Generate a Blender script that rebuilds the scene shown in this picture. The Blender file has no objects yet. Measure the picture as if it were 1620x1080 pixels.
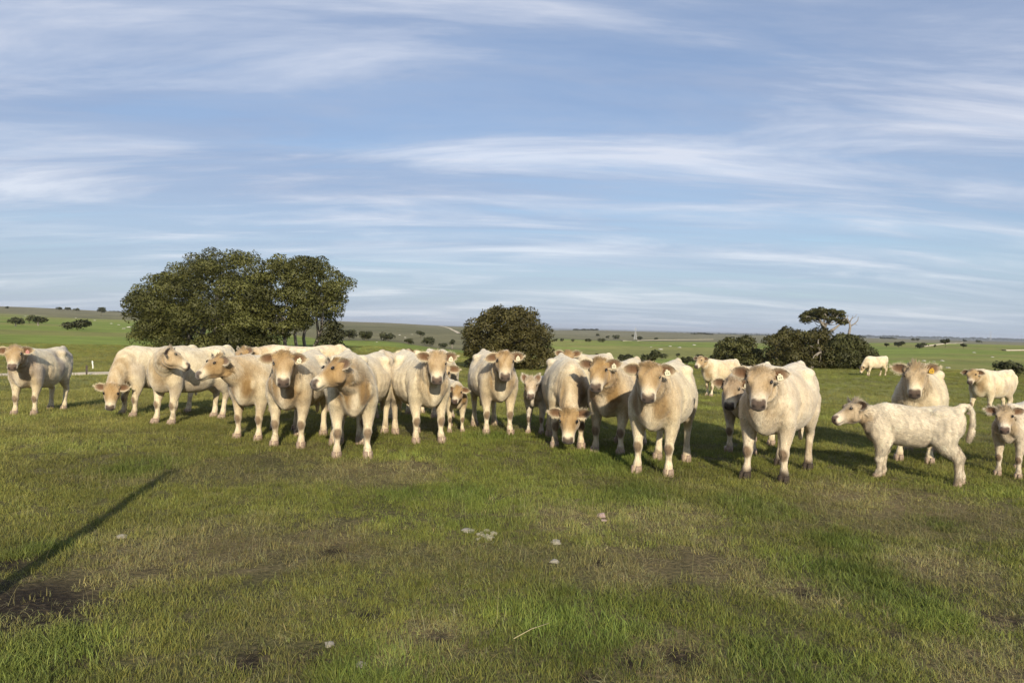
import bpy, bmesh, math, random
import numpy as np
from mathutils import Vector, Matrix, noise

rng = np.random.default_rng(7)
random.seed(7)
scene = bpy.context.scene
COL = scene.collection

# ------------------------------------------------------------------ camera
FPX, W0, H0 = 1200.0, 1620.0, 1080.0
CAM_H = 1.6
PITCH = math.radians(1.24)
ROLL = math.radians(1.40)
fw = np.array([0, math.cos(PITCH), -math.sin(PITCH)])
r0 = np.array([1.0, 0, 0])
u0 = np.cross(r0, fw)
rt = r0 * math.cos(ROLL) + u0 * math.sin(ROLL)
up = u0 * math.cos(ROLL) - r0 * math.sin(ROLL)
CAMP = np.array([0, 0, CAM_H])
cd = bpy.data.cameras.new('camera')
cam = bpy.data.objects.new('camera', cd)
COL.objects.link(cam)
cd.sensor_width = 36.0
cd.lens = 36.0 * FPX / W0
cd.clip_start = 0.1
cd.clip_end = 60000
M = Matrix(((rt[0], up[0], -fw[0], 0), (rt[1], up[1], -fw[1], 0), (rt[2], up[2], -fw[2], CAM_H), (0, 0, 0, 1)))
cam.matrix_world = M
scene.camera = cam
scene.render.resolution_x = 1024
scene.render.resolution_y = 682

# ------------------------------------------------------------------ sky, sun, exposure
SUN_EL = math.radians(23)
SHX = -0.16
sd = np.array([SHX, 1.0]); sd = sd / np.linalg.norm(sd)
sun_to = np.array([-sd[0] * math.cos(SUN_EL), -sd[1] * math.cos(SUN_EL), math.sin(SUN_EL)])
SKY_STRENGTH = 0.11
SUN_STRENGTH = 4.7
scene.view_settings.view_transform = 'Standard'
scene.view_settings.look = 'None'
scene.view_settings.gamma = 1.0
scene.view_settings.exposure = 0.30
scene.view_settings.use_curve_mapping = False

sl = bpy.data.lights.new('sun', 'SUN')
sl.energy = SUN_STRENGTH
sl.angle = math.radians(0.9)
sl.color = (1.0, 0.89, 0.71)
so = bpy.data.objects.new('sun', sl)
so.rotation_euler = Vector((-sun_to[0], -sun_to[1], -sun_to[2])).to_track_quat('-Z', 'Y').to_euler()
so.location = (3, -6, 20)
COL.objects.link(so)

class NT:
    """small helper to write node trees"""
    def __init__(self, tree):
        self.t = tree; self.n = tree.nodes; self.l = tree.links
    def add(self, typ, **kw):
        n = self.n.new(typ)
        for k, v in kw.items():
            if k.startswith('i_'):
                key = k[2:]
                key = int(key) if key.isdigit() else key.replace('_', ' ')
                n.inputs[key].default_value = v
            else:
                setattr(n, k, v)
        return n
    def link(self, a, b):
        self.l.new(a, b)
    def math(self, op, a, b=None, c=None, clamp=False):
        n = self.n.new('ShaderNodeMath'); n.operation = op; n.use_clamp = clamp
        for i, v in enumerate((a, b, c)):
            if v is None: continue
            if isinstance(v, (int, float)): n.inputs[i].default_value = v
            else: self.l.new(v, n.inputs[i])
        return n.outputs[0]
    def mix(self, fac, a, b, blend='MIX'):
        n = self.n.new('ShaderNodeMix'); n.data_type = 'RGBA'; n.blend_type = blend
        for sock, v in ((n.inputs[0], fac), (n.inputs[6], a), (n.inputs[7], b)):
            if isinstance(v, (int, float)): sock.default_value = v
            elif isinstance(v, tuple): sock.default_value = v if len(v) == 4 else v + (1,)
            else: self.l.new(v, sock)
        return n.outputs[2]
    def ramp(self, fac, stops, interp='LINEAR'):
        n = self.n.new('ShaderNodeValToRGB'); cr = n.color_ramp; cr.interpolation = interp
        while len(cr.elements) < len(stops): cr.elements.new(0.5)
        for e, (p, c) in zip(cr.elements, stops):
            e.position = p
            e.color = (c, c, c, 1) if isinstance(c, (int, float)) else (c if len(c) == 4 else c + (1,))
        self.l.new(fac, n.inputs[0])
        return n.outputs[0]
    def noise(self, vec, scale, detail=4, rough=.55, dist=0.0):
        n = self.n.new('ShaderNodeTexNoise')
        n.inputs['Scale'].default_value = scale; n.inputs['Detail'].default_value = detail
        n.inputs['Roughness'].default_value = rough; n.inputs['Distortion'].default_value = dist
        if vec is not None: self.l.new(vec, n.inputs['Vector'])
        return n.outputs[0]
    def mapping(self, vec, scale=(1, 1, 1), rot=(0, 0, 0), loc=(0, 0, 0)):
        n = self.n.new('ShaderNodeMapping')
        n.inputs['Scale'].default_value = scale; n.inputs['Rotation'].default_value = rot; n.inputs['Location'].default_value = loc
        self.l.new(vec, n.inputs[0])
        return n.outputs[0]

world = bpy.data.worlds.new('World')
scene.world = world
world.use_nodes = True
nt = NT(world.node_tree)
nt.n.clear()
out = nt.add('ShaderNodeOutputWorld')
bg = nt.add('ShaderNodeBackground', i_Strength=SKY_STRENGTH)
sky = nt.add('ShaderNodeTexSky', sky_type='NISHITA', sun_disc=False)
sky.sun_elevation = SUN_EL
sky.sun_rotation = math.atan2(sun_to[0], sun_to[1])
sky.altitude = 200
sky.air_density = 1.0; sky.dust_density = 0.2; sky.ozone_density = 2.5
tc = nt.add('ShaderNodeTexCoord')
sep = nt.add('ShaderNodeSeparateXYZ'); nt.link(tc.outputs['Generated'], sep.inputs[0])
zc = nt.math('ADD', nt.math('MAXIMUM', sep.outputs[2], 0.0), 0.13)
px = nt.math('DIVIDE', sep.outputs[0], zc); py = nt.math('DIVIDE', sep.outputs[1], zc)
cmb = nt.add('ShaderNodeCombineXYZ'); nt.link(px, cmb.inputs[0]); nt.link(py, cmb.inputs[1])
# thin sheet of streaked high cloud over the whole sky, drawn out from left to right
v1 = nt.mapping(cmb.outputs[0], (0.24, 0.80, 1), (0, 0, math.radians(9)), (3.1, 0.4, 0))
n1 = nt.noise(v1, 2.5, 7, .60, .5)
v2 = nt.mapping(cmb.outputs[0], (0.10, 0.85, 1), (0, 0, math.radians(-7)), (0.3, 5.2, 0))
n2 = nt.noise(v2, 3.0, 6, .58, .9)
v3 = nt.mapping(cmb.outputs[0], (0.25, 0.4, 1), (0, 0, 0.2), (7.7, 1.2, 0))
n3 = nt.noise(v3, 0.5, 3, .5, .3)
cov = nt.math('ADD', nt.math('MULTIPLY', n1, .66), nt.math('MULTIPLY', n2, .34))
cov = nt.math('ADD', cov, nt.math('MULTIPLY', nt.math('SUBTRACT', n3, .5), .55))
m = nt.ramp(cov, [(.28, .45), (.40, .65), (.52, .88), (.62, 1.0)], 'EASE')
lowfade = nt.ramp(sep.outputs[2], [(0.0, .75), (.04, .75), (.16, 1.0)])
m = nt.math('MULTIPLY', nt.math('MULTIPLY', m, lowfade), .88)
veil = nt.ramp(sep.outputs[2], [(0.0, .8), (.06, .55), (.14, .15), (.25, 0.0)])
thick = nt.ramp(n1, [(.35, (2.3, 2.85, 4.25)), (.47, (2.85, 3.4, 4.7)), (.55, (3.8, 4.25, 5.35)), (.68, (5.6, 5.8, 6.5))])
clear = nt.mix(veil, sky.outputs[0], (2.8, 3.75, 4.75))
nt.link(nt.mix(m, clear, thick), bg.inputs[0])
nt.link(bg.outputs[0], out.inputs[0])

# ------------------------------------------------------------------ helpers
def tag(o, label=None, cat=None, group=None, kind=None):
    if label: o['label'] = label
    if cat: o['category'] = cat
    if group: o['group'] = group
    if kind: o['kind'] = kind
    return o

def empty(name, loc, rz=0.0, s=1.0):
    o = bpy.data.objects.new(name, None)
    o.empty_display_size = 0.2
    o.location = loc; o.rotation_euler = (0, 0, rz); o.scale = (s, s, s)
    COL.objects.link(o)
    return o

def np_mesh(name, V, F, mat=None, col=None, smooth=True, normals=None):
    """V (n,3), F: (m,k) array or list of tuples"""
    me = bpy.data.meshes.new(name)
    V = np.asarray(V, dtype=np.float32)
    if isinstance(F, np.ndarray):
        m_, k = F.shape
        me.vertices.add(len(V)); me.vertices.foreach_set('co', V.ravel())
        me.loops.add(m_ * k); me.loops.foreach_set('vertex_index', F.astype(np.int32).ravel())
        me.polygons.add(m_)
        me.polygons.foreach_set('loop_start', np.arange(0, m_ * k, k, dtype=np.int32))
        me.update(calc_edges=True)
    else:
        me.from_pydata([tuple(map(float, v)) for v in V], [], F)
    if smooth and len(me.polygons):
        me.polygons.foreach_set('use_smooth', np.ones(len(me.polygons), dtype=bool))
    if col is not None:
        a = me.color_attributes.new('Col', 'FLOAT_COLOR', 'POINT')
        c4 = np.ones((len(V), 4), dtype=np.float32); c4[:, :3] = col
        a.data.foreach_set('color', c4.ravel())
    if mat: me.materials.append(mat)
    me.update()
    if normals is not None:
        me.normals_split_custom_set_from_vertices(np.asarray(normals, dtype=np.float32))
    return me

def obj(name, me, parent=None, loc=None):
    o = bpy.data.objects.new(name, me)
    COL.objects.link(o)
    if parent is not None: o.parent = parent
    if loc is not None: o.location = loc
    return o

class Geo:
    """collects vertices, faces and colours of several closed shapes"""
    def __init__(self): self.V = []; self.F = []; self.C = []
    def add(self, V, F, col=None):
        b = len(self.V)
        self.V += [tuple(map(float, v)) for v in V]
        self.F += [tuple(i + b for i in f) for f in F]
        if col is not None: self.C += [tuple(col)] * len(V)
    def tube(self, pts, rad, n=8, side=(0, 1, 0), col=None, cap=True):
        V, F = tube(pts, rad, n, side, cap); self.add(V, F, col)
    def mesh(self, name, mat, smooth=True):
        c = np.array(self.C) if self.C and len(self.C) == len(self.V) else None
        return np_mesh(name, self.V, self.F, mat, c, smooth)

def tube(pts, rad, n=8, side=(0, 1, 0), cap=True):
    """loft of ellipses; rad entries are r or (r across, r along side)"""
    P = [np.array(p, float) for p in pts]
    side = np.array(side, float)
    V, F = [], []
    for i, p in enumerate(P):
        a = P[max(i - 1, 0)]; b = P[min(i + 1, len(P) - 1)]
        t = (b - a) / (np.linalg.norm(b - a) + 1e-9)
        s = side - t * np.dot(side, t)
        if np.linalg.norm(s) < 1e-3: s = np.array([1.0, 0.3, 0]) - t * np.dot([1.0, .3, 0], t)
        s = s / np.linalg.norm(s)
        w = np.cross(t, s)
        r = rad[i]; ra, rb = (r, r) if np.isscalar(r) else r
        for k in range(n):
            th = 2 * math.pi * k / n
            V.append(p + w * (ra * math.cos(th)) + s * (rb * math.sin(th)))
    for i in range(len(P) - 1):
        for k in range(n):
            k2 = (k + 1) % n
            F.append((i * n + k, i * n + k2, (i + 1) * n + k2, (i + 1) * n + k))
    if cap:
        V.append(P[0]); V.append(P[-1]); c0 = len(V) - 2; c1 = c0 + 1
        for k in range(n):
            k2 = (k + 1) % n
            F.append((c0, k2, k)); F.append((c1, (len(P) - 1) * n + k, (len(P) - 1) * n + k2))
    return V, F

def ellipsoid(c, R, n=12, m=8, axes=None):
    V, F = [], []
    c = np.array(c, float)
    A = np.eye(3) if axes is None else np.array(axes, float)
    for i in range(m + 1):
        ph = math.pi * i / m
        for k in range(n):
            th = 2 * math.pi * k / n
            l = np.array([R[0] * math.sin(ph) * math.cos(th), R[1] * math.sin(ph) * math.sin(th), R[2] * math.cos(ph)])
            V.append(c + l @ A)
    for i in range(m):
        for k in range(n):
            k2 = (k + 1) % n
            F.append((i * n + k, (i + 1) * n + k, (i + 1) * n + k2, i * n + k2))
    return V, F

# ------------------------------------------------------------------ terrain heights
AZX = np.array([-900, 0, 300, 600, 720, 820, 950, 1200, 1500, 2300], float)
AZ = np.arctan((AZX - 810) / FPX)
DK = np.array([1, 6, 12, 14, 19, 24, 30, 45, 60, 90, 130, 200, 350, 450, 600, 1000, 1600, 3000, 8000, 30000], float)
near = [0, 0, 0, -.05, -.24, -.47, -.62]
far = ([-3, -40, -60],)
TAB = np.array([
    near + [-1.0, -1.0, -.9, -1.3, -1.3, -1.2, -.9, -.3, 7, 6, -20, -40, -60],
    near + [-1.0, -1.0, -.9, -1.3, -1.4, -1.4, -1.2, -.5, 8, 6, -20, -40, -60],
    near + [-.95, -1.05, -1.1, -1.5, -1.9, -2.2, -2.0, -1.4, 4.2, 1, -22, -40, -60],
    near + [-.95, -1.0, -.65, -3.3, -3.1, -3.6, -3.2, -2.6, .5, -8, -28, -40, -60],
    near + [-.95, -1.1, -1.5, -3.8, -4.3, -4.3, -4.2, -4.0, -2.2, -9, -28, -40, -60],
    near + [-.95, -1.2, -2.2, -4.4, -4.6, -4.4, -5.0, -5.4, -4.0, -9, -28, -40, -60],
    near + [-.95, -1.2, -3.0, -5.0, -5.0, -4.8, -6.2, -9, -6.6, -5.4, -26, -38, -60],
    near + [-.90, -1.2, -2.2, -3.3, -4.0, -4.4, -5.2, -8, -6.5, -6.5, -22, -34, -60],
    near + [-.80, -1.0, -1.6, -2.1, -2.4, -2.5, -2.5, -3.6, -6.2, -7.5, -14, -26, -55],
    near + [-.80, -1.0, -1.6, -2.1, -2.4, -2.4, -2.4, -3.4, -6.0, -7.0, -14, -26, -55],
])
LD = np.log(DK)
def _slopes():
    S = np.zeros_like(TAB)
    d = np.diff(TAB, axis=1) / np.diff(LD)
    for j in range(TAB.shape[1]):
        if j == 0 or j == TAB.shape[1] - 1: continue
        a, b = d[:, j - 1], d[:, j]
        S[:, j] = np.where(a * b > 0, 2 * a * b / (a + b + 1e-12 * np.sign(a + b)), 0)
    return S
SL = _slopes()
def vnoise(x, y, seed=0):
    xi = np.floor(x).astype(np.int64); yi = np.floor(y).astype(np.int64)
    fx = x - xi; fy = y - yi
    fx = fx * fx * (3 - 2 * fx); fy = fy * fy * (3 - 2 * fy)
    def h(a, b):
        n = (a * 374761393 + b * 668265263 + seed * 974711) & 0x7fffffff
        n = ((n ^ (n >> 13)) * 1274126177) & 0x7fffffff
        return ((n ^ (n >> 16)) & 0xffff) / 65535.0
    return ((h(xi, yi) * (1 - fx) + h(xi + 1, yi) * fx) * (1 - fy) + (h(xi, yi + 1) * (1 - fx) + h(xi + 1, yi + 1) * fx) * fy)
def fbm(x, y, oct=4, seed=0):
    s = 0; a = .5; t = 0
    for o in range(oct):
        s = s + a * vnoise(x * 2 ** o, y * 2 ** o, seed + o); t += a; a *= .5
    return s / t
def height(x, y):
    x = np.atleast_1d(np.asarray(x, float)); y = np.atleast_1d(np.asarray(y, float))
    d = np.sqrt(x * x + y * y); az = np.arctan2(x, y)
    ld = np.log(np.clip(d, 1, 29999))
    j = np.clip(np.searchsorted(LD, ld, side='right') - 1, 0, len(LD) - 2)
    h = LD[j + 1] - LD[j]; t = (ld - LD[j]) / h
    azc = np.clip(az, AZ[0], AZ[-1] - 1e-6)
    i = np.clip(np.searchsorted(AZ, azc, side='right') - 1, 0, len(AZ) - 2)
    f = (azc - AZ[i]) / (AZ[i + 1] - AZ[i]); f = f * f * (3 - 2 * f)
    def H(ii):
        return ((2 * t**3 - 3 * t**2 + 1) * TAB[ii, j] + (t**3 - 2 * t**2 + t) * h * SL[ii, j]
                + (-2 * t**3 + 3 * t**2) * TAB[ii, j + 1] + (t**3 - t**2) * h * SL[ii, j + 1])
    z = H(i) * (1 - f) + H(i + 1) * f
    # the ground behind the camera stays a plain pasture
    back = np.clip((np.abs(az) - 1.15) / .5, 0, 1)
    z = z * (1 - back) + back * (-.9 * np.clip((d - 12) / 200, 0, 1) - 12 * np.clip((d - 300) / 2500, 0, 1))
    amp = np.clip((d - 14) / 60, 0, 1) * .10 + np.clip((d - 90) / 400, 0, 1) * .7 + np.clip((d - 900) / 4000, 0, 1) * 4
    s = np.clip(d * .22, 5, 700)
    q = 2.0 ** np.floor(np.log2(s)); ff = np.log2(s) - np.floor(np.log2(s))
    z = z + amp * ((fbm(x / q, y / q, 3, 5) - .5) * (1 - ff) + (fbm(x / (2 * q), y / (2 * q), 3, 5) - .5) * ff)
    z = z + (fbm(x / 1.7, y / 1.7, 3, 9) - .5) * .05 * np.clip(1.4 - d / 60, 0, 1)
    return z
def hz(x, y): return float(height(x, y)[0])
def ray(px, py):
    d = fw + rt * (px - W0 / 2) / FPX - up * (py - H0 / 2) / FPX
    return d / d[1]
_TS = np.exp(np.linspace(math.log(1.5), math.log(15000), 6000))
def gnd(px, py, dmin=1.5):
    """ground point seen at a pixel of the photograph"""
    d = ray(px, py)
    P = CAMP[None] + _TS[:, None] * d[None]
    below = (P[:, 2] <= height(P[:, 0], P[:, 1])) & (_TS > dmin)
    if not below.any(): return None
    k = int(np.argmax(below))
    a, b = _TS[max(k - 1, 0)], _TS[k]
    for _ in range(12):
        mid = .5 * (a + b); p = CAMP + mid * d
        if p[2] <= hz(p[0], p[1]): b = mid
        else: a = mid
    p = CAMP + b * d
    return np.array([p[0], p[1], hz(p[0], p[1])])
def at_depth(px, Y):
    """ground point in the column of a pixel at a known distance"""
    x = 0.0; py = 560
    for _ in range(4):
        d = ray(px, py); x = d[0] * Y; z = hz(x, Y)
        v = np.array([x, Y, z]) - CAMP
        py = H0 / 2 - FPX * np.dot(v, up) / np.dot(v, fw)
    return np.array([x, Y, hz(x, Y)])

# ------------------------------------------------------------------ materials
def new_mat(name):
    m = bpy.data.materials.new(name); m.use_nodes = True
    t = NT(m.node_tree); t.n.clear()
    o = t.add('ShaderNodeOutputMaterial')
    return m, t, o
def simple_mat(name, col, rough=.7, var=.25, scale=8.0, bump=0.0, spec=.3, metal=0.0):
    m, t, o = new_mat(name)
    b = t.add('ShaderNodeBsdfPrincipled', i_Roughness=rough, i_Metallic=metal)
    b.inputs['Specular IOR Level'].default_value = spec
    tc = t.add('ShaderNodeTexCoord')
    n = t.noise(tc.outputs['Object'], scale, 5, .6)
    c = t.mix(t.ramp(n, [(.3, 0.0), (.7, 1.0)]), tuple(x * (1 - var) for x in col), tuple(min(1, x * (1 + var)) for x in col))
    t.link(c, b.inputs['Base Color'])
    if bump:
        bp = t.add('ShaderNodeBump', i_Strength=bump, i_Distance=.02)
        t.link(n, bp.inputs['Height']); t.link(bp.outputs[0], b.inputs['Normal'])
    t.link(b.outputs[0], o.inputs[0])
    return m

def coat_mat(name, fuzz):
    m, t, o = new_mat(name)
    a = t.add('ShaderNodeAttribute', attribute_name='Col')
    geo = t.add('ShaderNodeTexCoord')
    b = t.add('ShaderNodeBsdfPrincipled', i_Roughness=.85)
    b.inputs['Specular IOR Level'].default_value = .12
    b.inputs['Sheen Weight'].default_value = .25
    b.inputs['Sheen Roughness'].default_value = .5
    if fuzz:
        t.link(a.outputs[0], b.inputs['Base Color'])
        tr = t.add('ShaderNodeBsdfTranslucent'); t.link(a.outputs[0], tr.inputs[0])
        mx = t.add('ShaderNodeMixShader', i_Fac=.25)
        t.link(b.outputs[0], mx.inputs[1]); t.link(tr.outputs[0], mx.inputs[2]); t.link(mx.outputs[0], o.inputs[0])
    else:
        vec = t.mapping(geo.outputs['Object'], (1.0, 1.0, .28))
        n1 = t.noise(vec, 14, 5, .6, .5); n2 = t.noise(vec, 80, 4, .65, .6)
        f = t.math('ADD', t.math('MULTIPLY', n1, .55), t.math('MULTIPLY', n2, .45))
        c = t.mix(t.ramp(f, [(.36, 0.0), (.64, 1.0)]), (.70, .63, .54), (1.12, 1.12, 1.10))
        t.link(t.mix(1.0, a.outputs[0], c, 'MULTIPLY'), b.inputs['Base Color'])
        bp = t.add('ShaderNodeBump', i_Strength=.8, i_Distance=.025)
        t.link(f, bp.inputs['Height']); t.link(bp.outputs[0], b.inputs['Normal'])
        t.link(b.outputs[0], o.inputs[0])
    return m
M_COAT = coat_mat('cow_coat', False)
M_FUR = coat_mat('cow_fur', True)
M_EYE = simple_mat('cow_eye', (.012, .009, .007), .12, .2, spec=.6)
M_HOOF = simple_mat('cow_hoof', (.30, .22, .16), .6, .35, 40, .3)
M_MUD = simple_mat('cow_hoof_muddy', (.045, .033, .024), .8, .4, 40, .4)
M_TAGS = {'white': simple_mat('tag_white', (.66, .62, .44), .45, .05), 'yellow': simple_mat('tag_yellow', (.60, .36, .05), .45, .06),
          'pink': simple_mat('tag_pink', (.55, .26, .22), .45, .06)}
M_PRINT = simple_mat('tag_print', (.04, .035, .03), .6, .1)

def leaf_mat(name, trans=.25):
    m, t, o = new_mat(name)
    a = t.add('ShaderNodeAttribute', attribute_name='Col')
    b = t.add('ShaderNodeBsdfPrincipled', i_Roughness=.55)
    b.inputs['Specular IOR Level'].default_value = .25
    t.link(a.outputs[0], b.inputs['Base Color'])
    tr = t.add('ShaderNodeBsdfTranslucent'); t.link(a.outputs[0], tr.inputs[0])
    mx = t.add('ShaderNodeMixShader', i_Fac=trans)
    t.link(b.outputs[0], mx.inputs[1]); t.link(tr.outputs[0], mx.inputs[2]); t.link(mx.outputs[0], o.inputs[0])
    return m
M_LEAF = leaf_mat('leaf')
M_BARK = simple_mat('bark_pale', (.25, .22, .185), .85, .4, 3.0, .5)
M_BARKD = simple_mat('bark_dark', (.10, .08, .06), .9, .4, 3.0, .5)
M_STONE = simple_mat('stone', (.33, .30, .24), .85, .3, 12, .6)
M_PINK = simple_mat('stone_pink', (.42, .31, .27), .8, .25, 25, .5)
M_DUNG = simple_mat('dung_dry', (.34, .31, .21), .9, .4, 30, .6)
M_ROCK = simple_mat('rock', (.40, .38, .31), .9, .3, 3, .5)
M_DIRT = simple_mat('track_dirt', (.58, .49, .35), .95, .22, .8, .3)
M_TIMBER = simple_mat('post_timber', (.20, .16, .12), .9, .35, 14, .5)
M_STAR = simple_mat('post_steel', (.09, .07, .06), .7, .3, 10)
M_WPOST = simple_mat('post_white', (.72, .72, .66), .5, .08)
M_STEEL = simple_mat('pylon_steel', (.55, .55, .54), .6, .1, 3, metal=.2)
M_STRAW = simple_mat('straw_stem', (.38, .33, .18), .8, .2, 20)

def grass_mat():
    m, t, o = new_mat('grass_blade')
    a = t.add('ShaderNodeAttribute', attribute_name='tint'); a.attribute_type = 'INSTANCER'
    c = t.add('ShaderNodeAttribute', attribute_name='Col')
    colr = t.mix(1.0, a.outputs[0], c.outputs[0], 'MULTIPLY')
    b = t.add('ShaderNodeBsdfPrincipled', i_Roughness=.6)
    b.inputs['Specular IOR Level'].default_value = .2
    t.link(colr, b.inputs['Base Color'])
    tr = t.add('ShaderNodeBsdfTranslucent'); t.link(colr, tr.inputs[0])
    mx = t.add('ShaderNodeMixShader', i_Fac=.3)
    t.link(b.outputs[0], mx.inputs[1]); t.link(tr.outputs[0], mx.inputs[2]); t.link(mx.outputs[0], o.inputs[0])
    return m
M_GRASS = grass_mat()

def ground_mat():
    m, t, o = new_mat('pasture_ground')
    a = t.add('ShaderNodeAttribute', attribute_name='Col')
    g = t.add('ShaderNodeNewGeometry')
    P = g.outputs['Position']
    b = t.add('ShaderNodeBsdfPrincipled', i_Roughness=.95)
    b.inputs['Specular IOR Level'].default_value = .1
    n1 = t.noise(P, .035, 6, .6); n2 = t.noise(P, .35, 6, .62); n3 = t.noise(P, 3.2, 6, .65); n4 = t.noise(P, 26, 4, .65)
    nb = t.noise(P, .006, 6, .62)
    f = t.math('ADD', t.math('ADD', t.math('MULTIPLY', n1, .3), t.math('MULTIPLY', n2, .3)), t.math('ADD', t.math('MULTIPLY', n3, .2), t.math('MULTIPLY', nb, .2)))
    tone = t.mix(t.ramp(f, [(.40, 0.0), (.60, 1.0)]), (.60, .60, .60), (1.38, 1.33, 1.2))
    c = t.mix(1.0, a.outputs[0], tone, 'MULTIPLY')
    # dry stalks and worn earth showing between the plants
    dry = t.ramp(t.math('ADD', t.math('MULTIPLY', n3, .6), t.math('MULTIPLY', n4, .4)), [(.52, 0.0), (.66, .55)])
    c = t.mix(dry, c, (.17, .13, .075))
    fine = t.mix(t.ramp(n4, [(.35, 0.0), (.65, 1.0)]), (.62, .62, .62), (1.25, 1.25, 1.25))
    c = t.mix(1.0, c, fine, 'MULTIPLY')
    t.link(c, b.inputs['Base Color'])
    bp = t.add('ShaderNodeBump', i_Strength=.6, i_Distance=.06)
    t.link(t.math('ADD', n3, n4), bp.inputs['Height']); t.link(bp.outputs[0], b.inputs['Normal'])
    t.link(b.outputs[0], o.inputs[0])
    return m
M_GROUND = ground_mat()

# ------------------------------------------------------------------ ground
def sstep(a, b, x): 
    t = np.clip((x - a) / (b - a), 0, 1); return t * t * (3 - 2 * t)
LUSH = [(232, 738, .45), (195, 745, .30), (778, 690, .40), (1205, 802, .42), (1180, 795, .3), (1340, 915, .45), (1410, 945, .35), (1300, 900, .3), (590, 1062, .32), (30, 1065, .35), (640, 782, .3), (915, 985, .45),
        (1490, 830, .25), (1250, 1060, .4), (60, 870, .25), (980, 730, .6), (1340, 860, .25), (730, 780, .3), (1010, 780, .4)]
DRY = [(310, 872, .62), (225, 885, .45), (380, 868, .4), (1030, 825, .55), (1090, 815, .35), (60, 950, .4), (640, 745, .6), (560, 740, .4), (1000, 890, .4), (1130, 890, .4), (1260, 935, .25), (1590, 1070, .4), (1080, 1050, .3),
       (1350, 790, .7), (1450, 800, .8), (900, 820, .5), (520, 860, .4), (680, 1010, .25), (1580, 980, .2), (1500, 900, .4)]
SOIL = [(45, 985, .38), (15, 1010, .36), (80, 955, .26), (25, 950, .30), (5, 885, .24), (95, 1030, .2), (60, 1070, .2), (65, 1040, .12), (30, 940, .16), (395, 1045, .11), (490, 1040, .10), (525, 872, .09), (580, 975, .08), (690, 1010, .09), (1075, 1040, .12), (1190, 1015, .09), (1320, 1025, .08), (1560, 975, .09),
        (1275, 940, .09), (950, 890, .07), (100, 965, .10), (15, 900, .12), (10, 925, .12), (120, 1000, .1), (1420, 1010, .08), (1000, 1050, .07), (930, 1075, .08), (1610, 985, .07)]
def spotw(x, y, L):
    w = np.zeros(len(x))
    for px_, py_, rr in L:
        p = gnd(px_, py_)
        d = np.hypot(x - p[0], (y - p[1]) * .8)
        d = d * (1 + .5 * (fbm(x * 3.1, y * 3.1, 2, int(px_)) - .5))
        w = np.maximum(w, np.clip(1.35 - d / rr, 0, 1))
    return w
def land_colour(x, y):
    d = np.sqrt(x * x + y * y)
    pxx = 810 + FPX * np.tan(np.clip(np.arctan2(x, y), -1.2, 1.2))
    green = np.array([.215, .275, .060]); near_c = np.array([.125, .115, .05]); scrub = np.array([.20, .19, .105])
    grey = np.array([.22, .21, .135]); plain = np.array([.17, .165, .13])
    def L(a, b, f): return a * (1 - f[:, None]) + b * f[:, None]
    lim = np.interp(pxx, [0, 300, 540, 600, 760, 900, 1000, 1200, 1400, 1620], [600, 480, 125, 114, 105, 420, 460, 430, 560, 620])
    wob = 1 + .35 * (fbm(x / 90, y / 90, 3, 21) - .5)
    lim = lim * wob
    c = L(np.tile(near_c, (len(x), 1)), green, sstep(11, 27, d))
    c = L(c, np.array([.235, .225, .08]), sstep(12, 22, d) * sstep(75, 45, d) * .75)
    mott = sstep(.48, .62, fbm(x / 40, y / 40, 4, 31))
    c = L(c, np.array([.27, .255, .09]), mott * .7 * sstep(25, 60, d))
    c = L(c, scrub, sstep(lim * .95, lim * 1.08, d))
    c = L(c, np.array([.13, .135, .07]), sstep(.5, .64, fbm(x / 60 + 9, y / 60, 5, 3)) * sstep(lim, lim * 1.1, d) * .6)
    c = L(c, grey, sstep(600, 900, d))
    c = L(c, plain, sstep(1500, 2600, d))
    c = L(c, np.array([.06, .07, .05]), sstep(.53, .6, fbm(x / 900 + 3, y / 900, 4, 8)) * sstep(1300, 2600, d) * .8)
    nm = (d < 14) & (y > 0)
    if nm.any():
        so_ = np.zeros(len(x)); dr_ = np.zeros(len(x)); so_[nm] = spotw(x[nm], y[nm], SOIL); dr_[nm] = spotw(x[nm], y[nm], DRY)
        c = L(c, np.array([.20, .155, .085]), dr_ * .7)
        c = L(c, np.array([.035, .027, .02]), so_ * .95)
    return c
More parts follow.
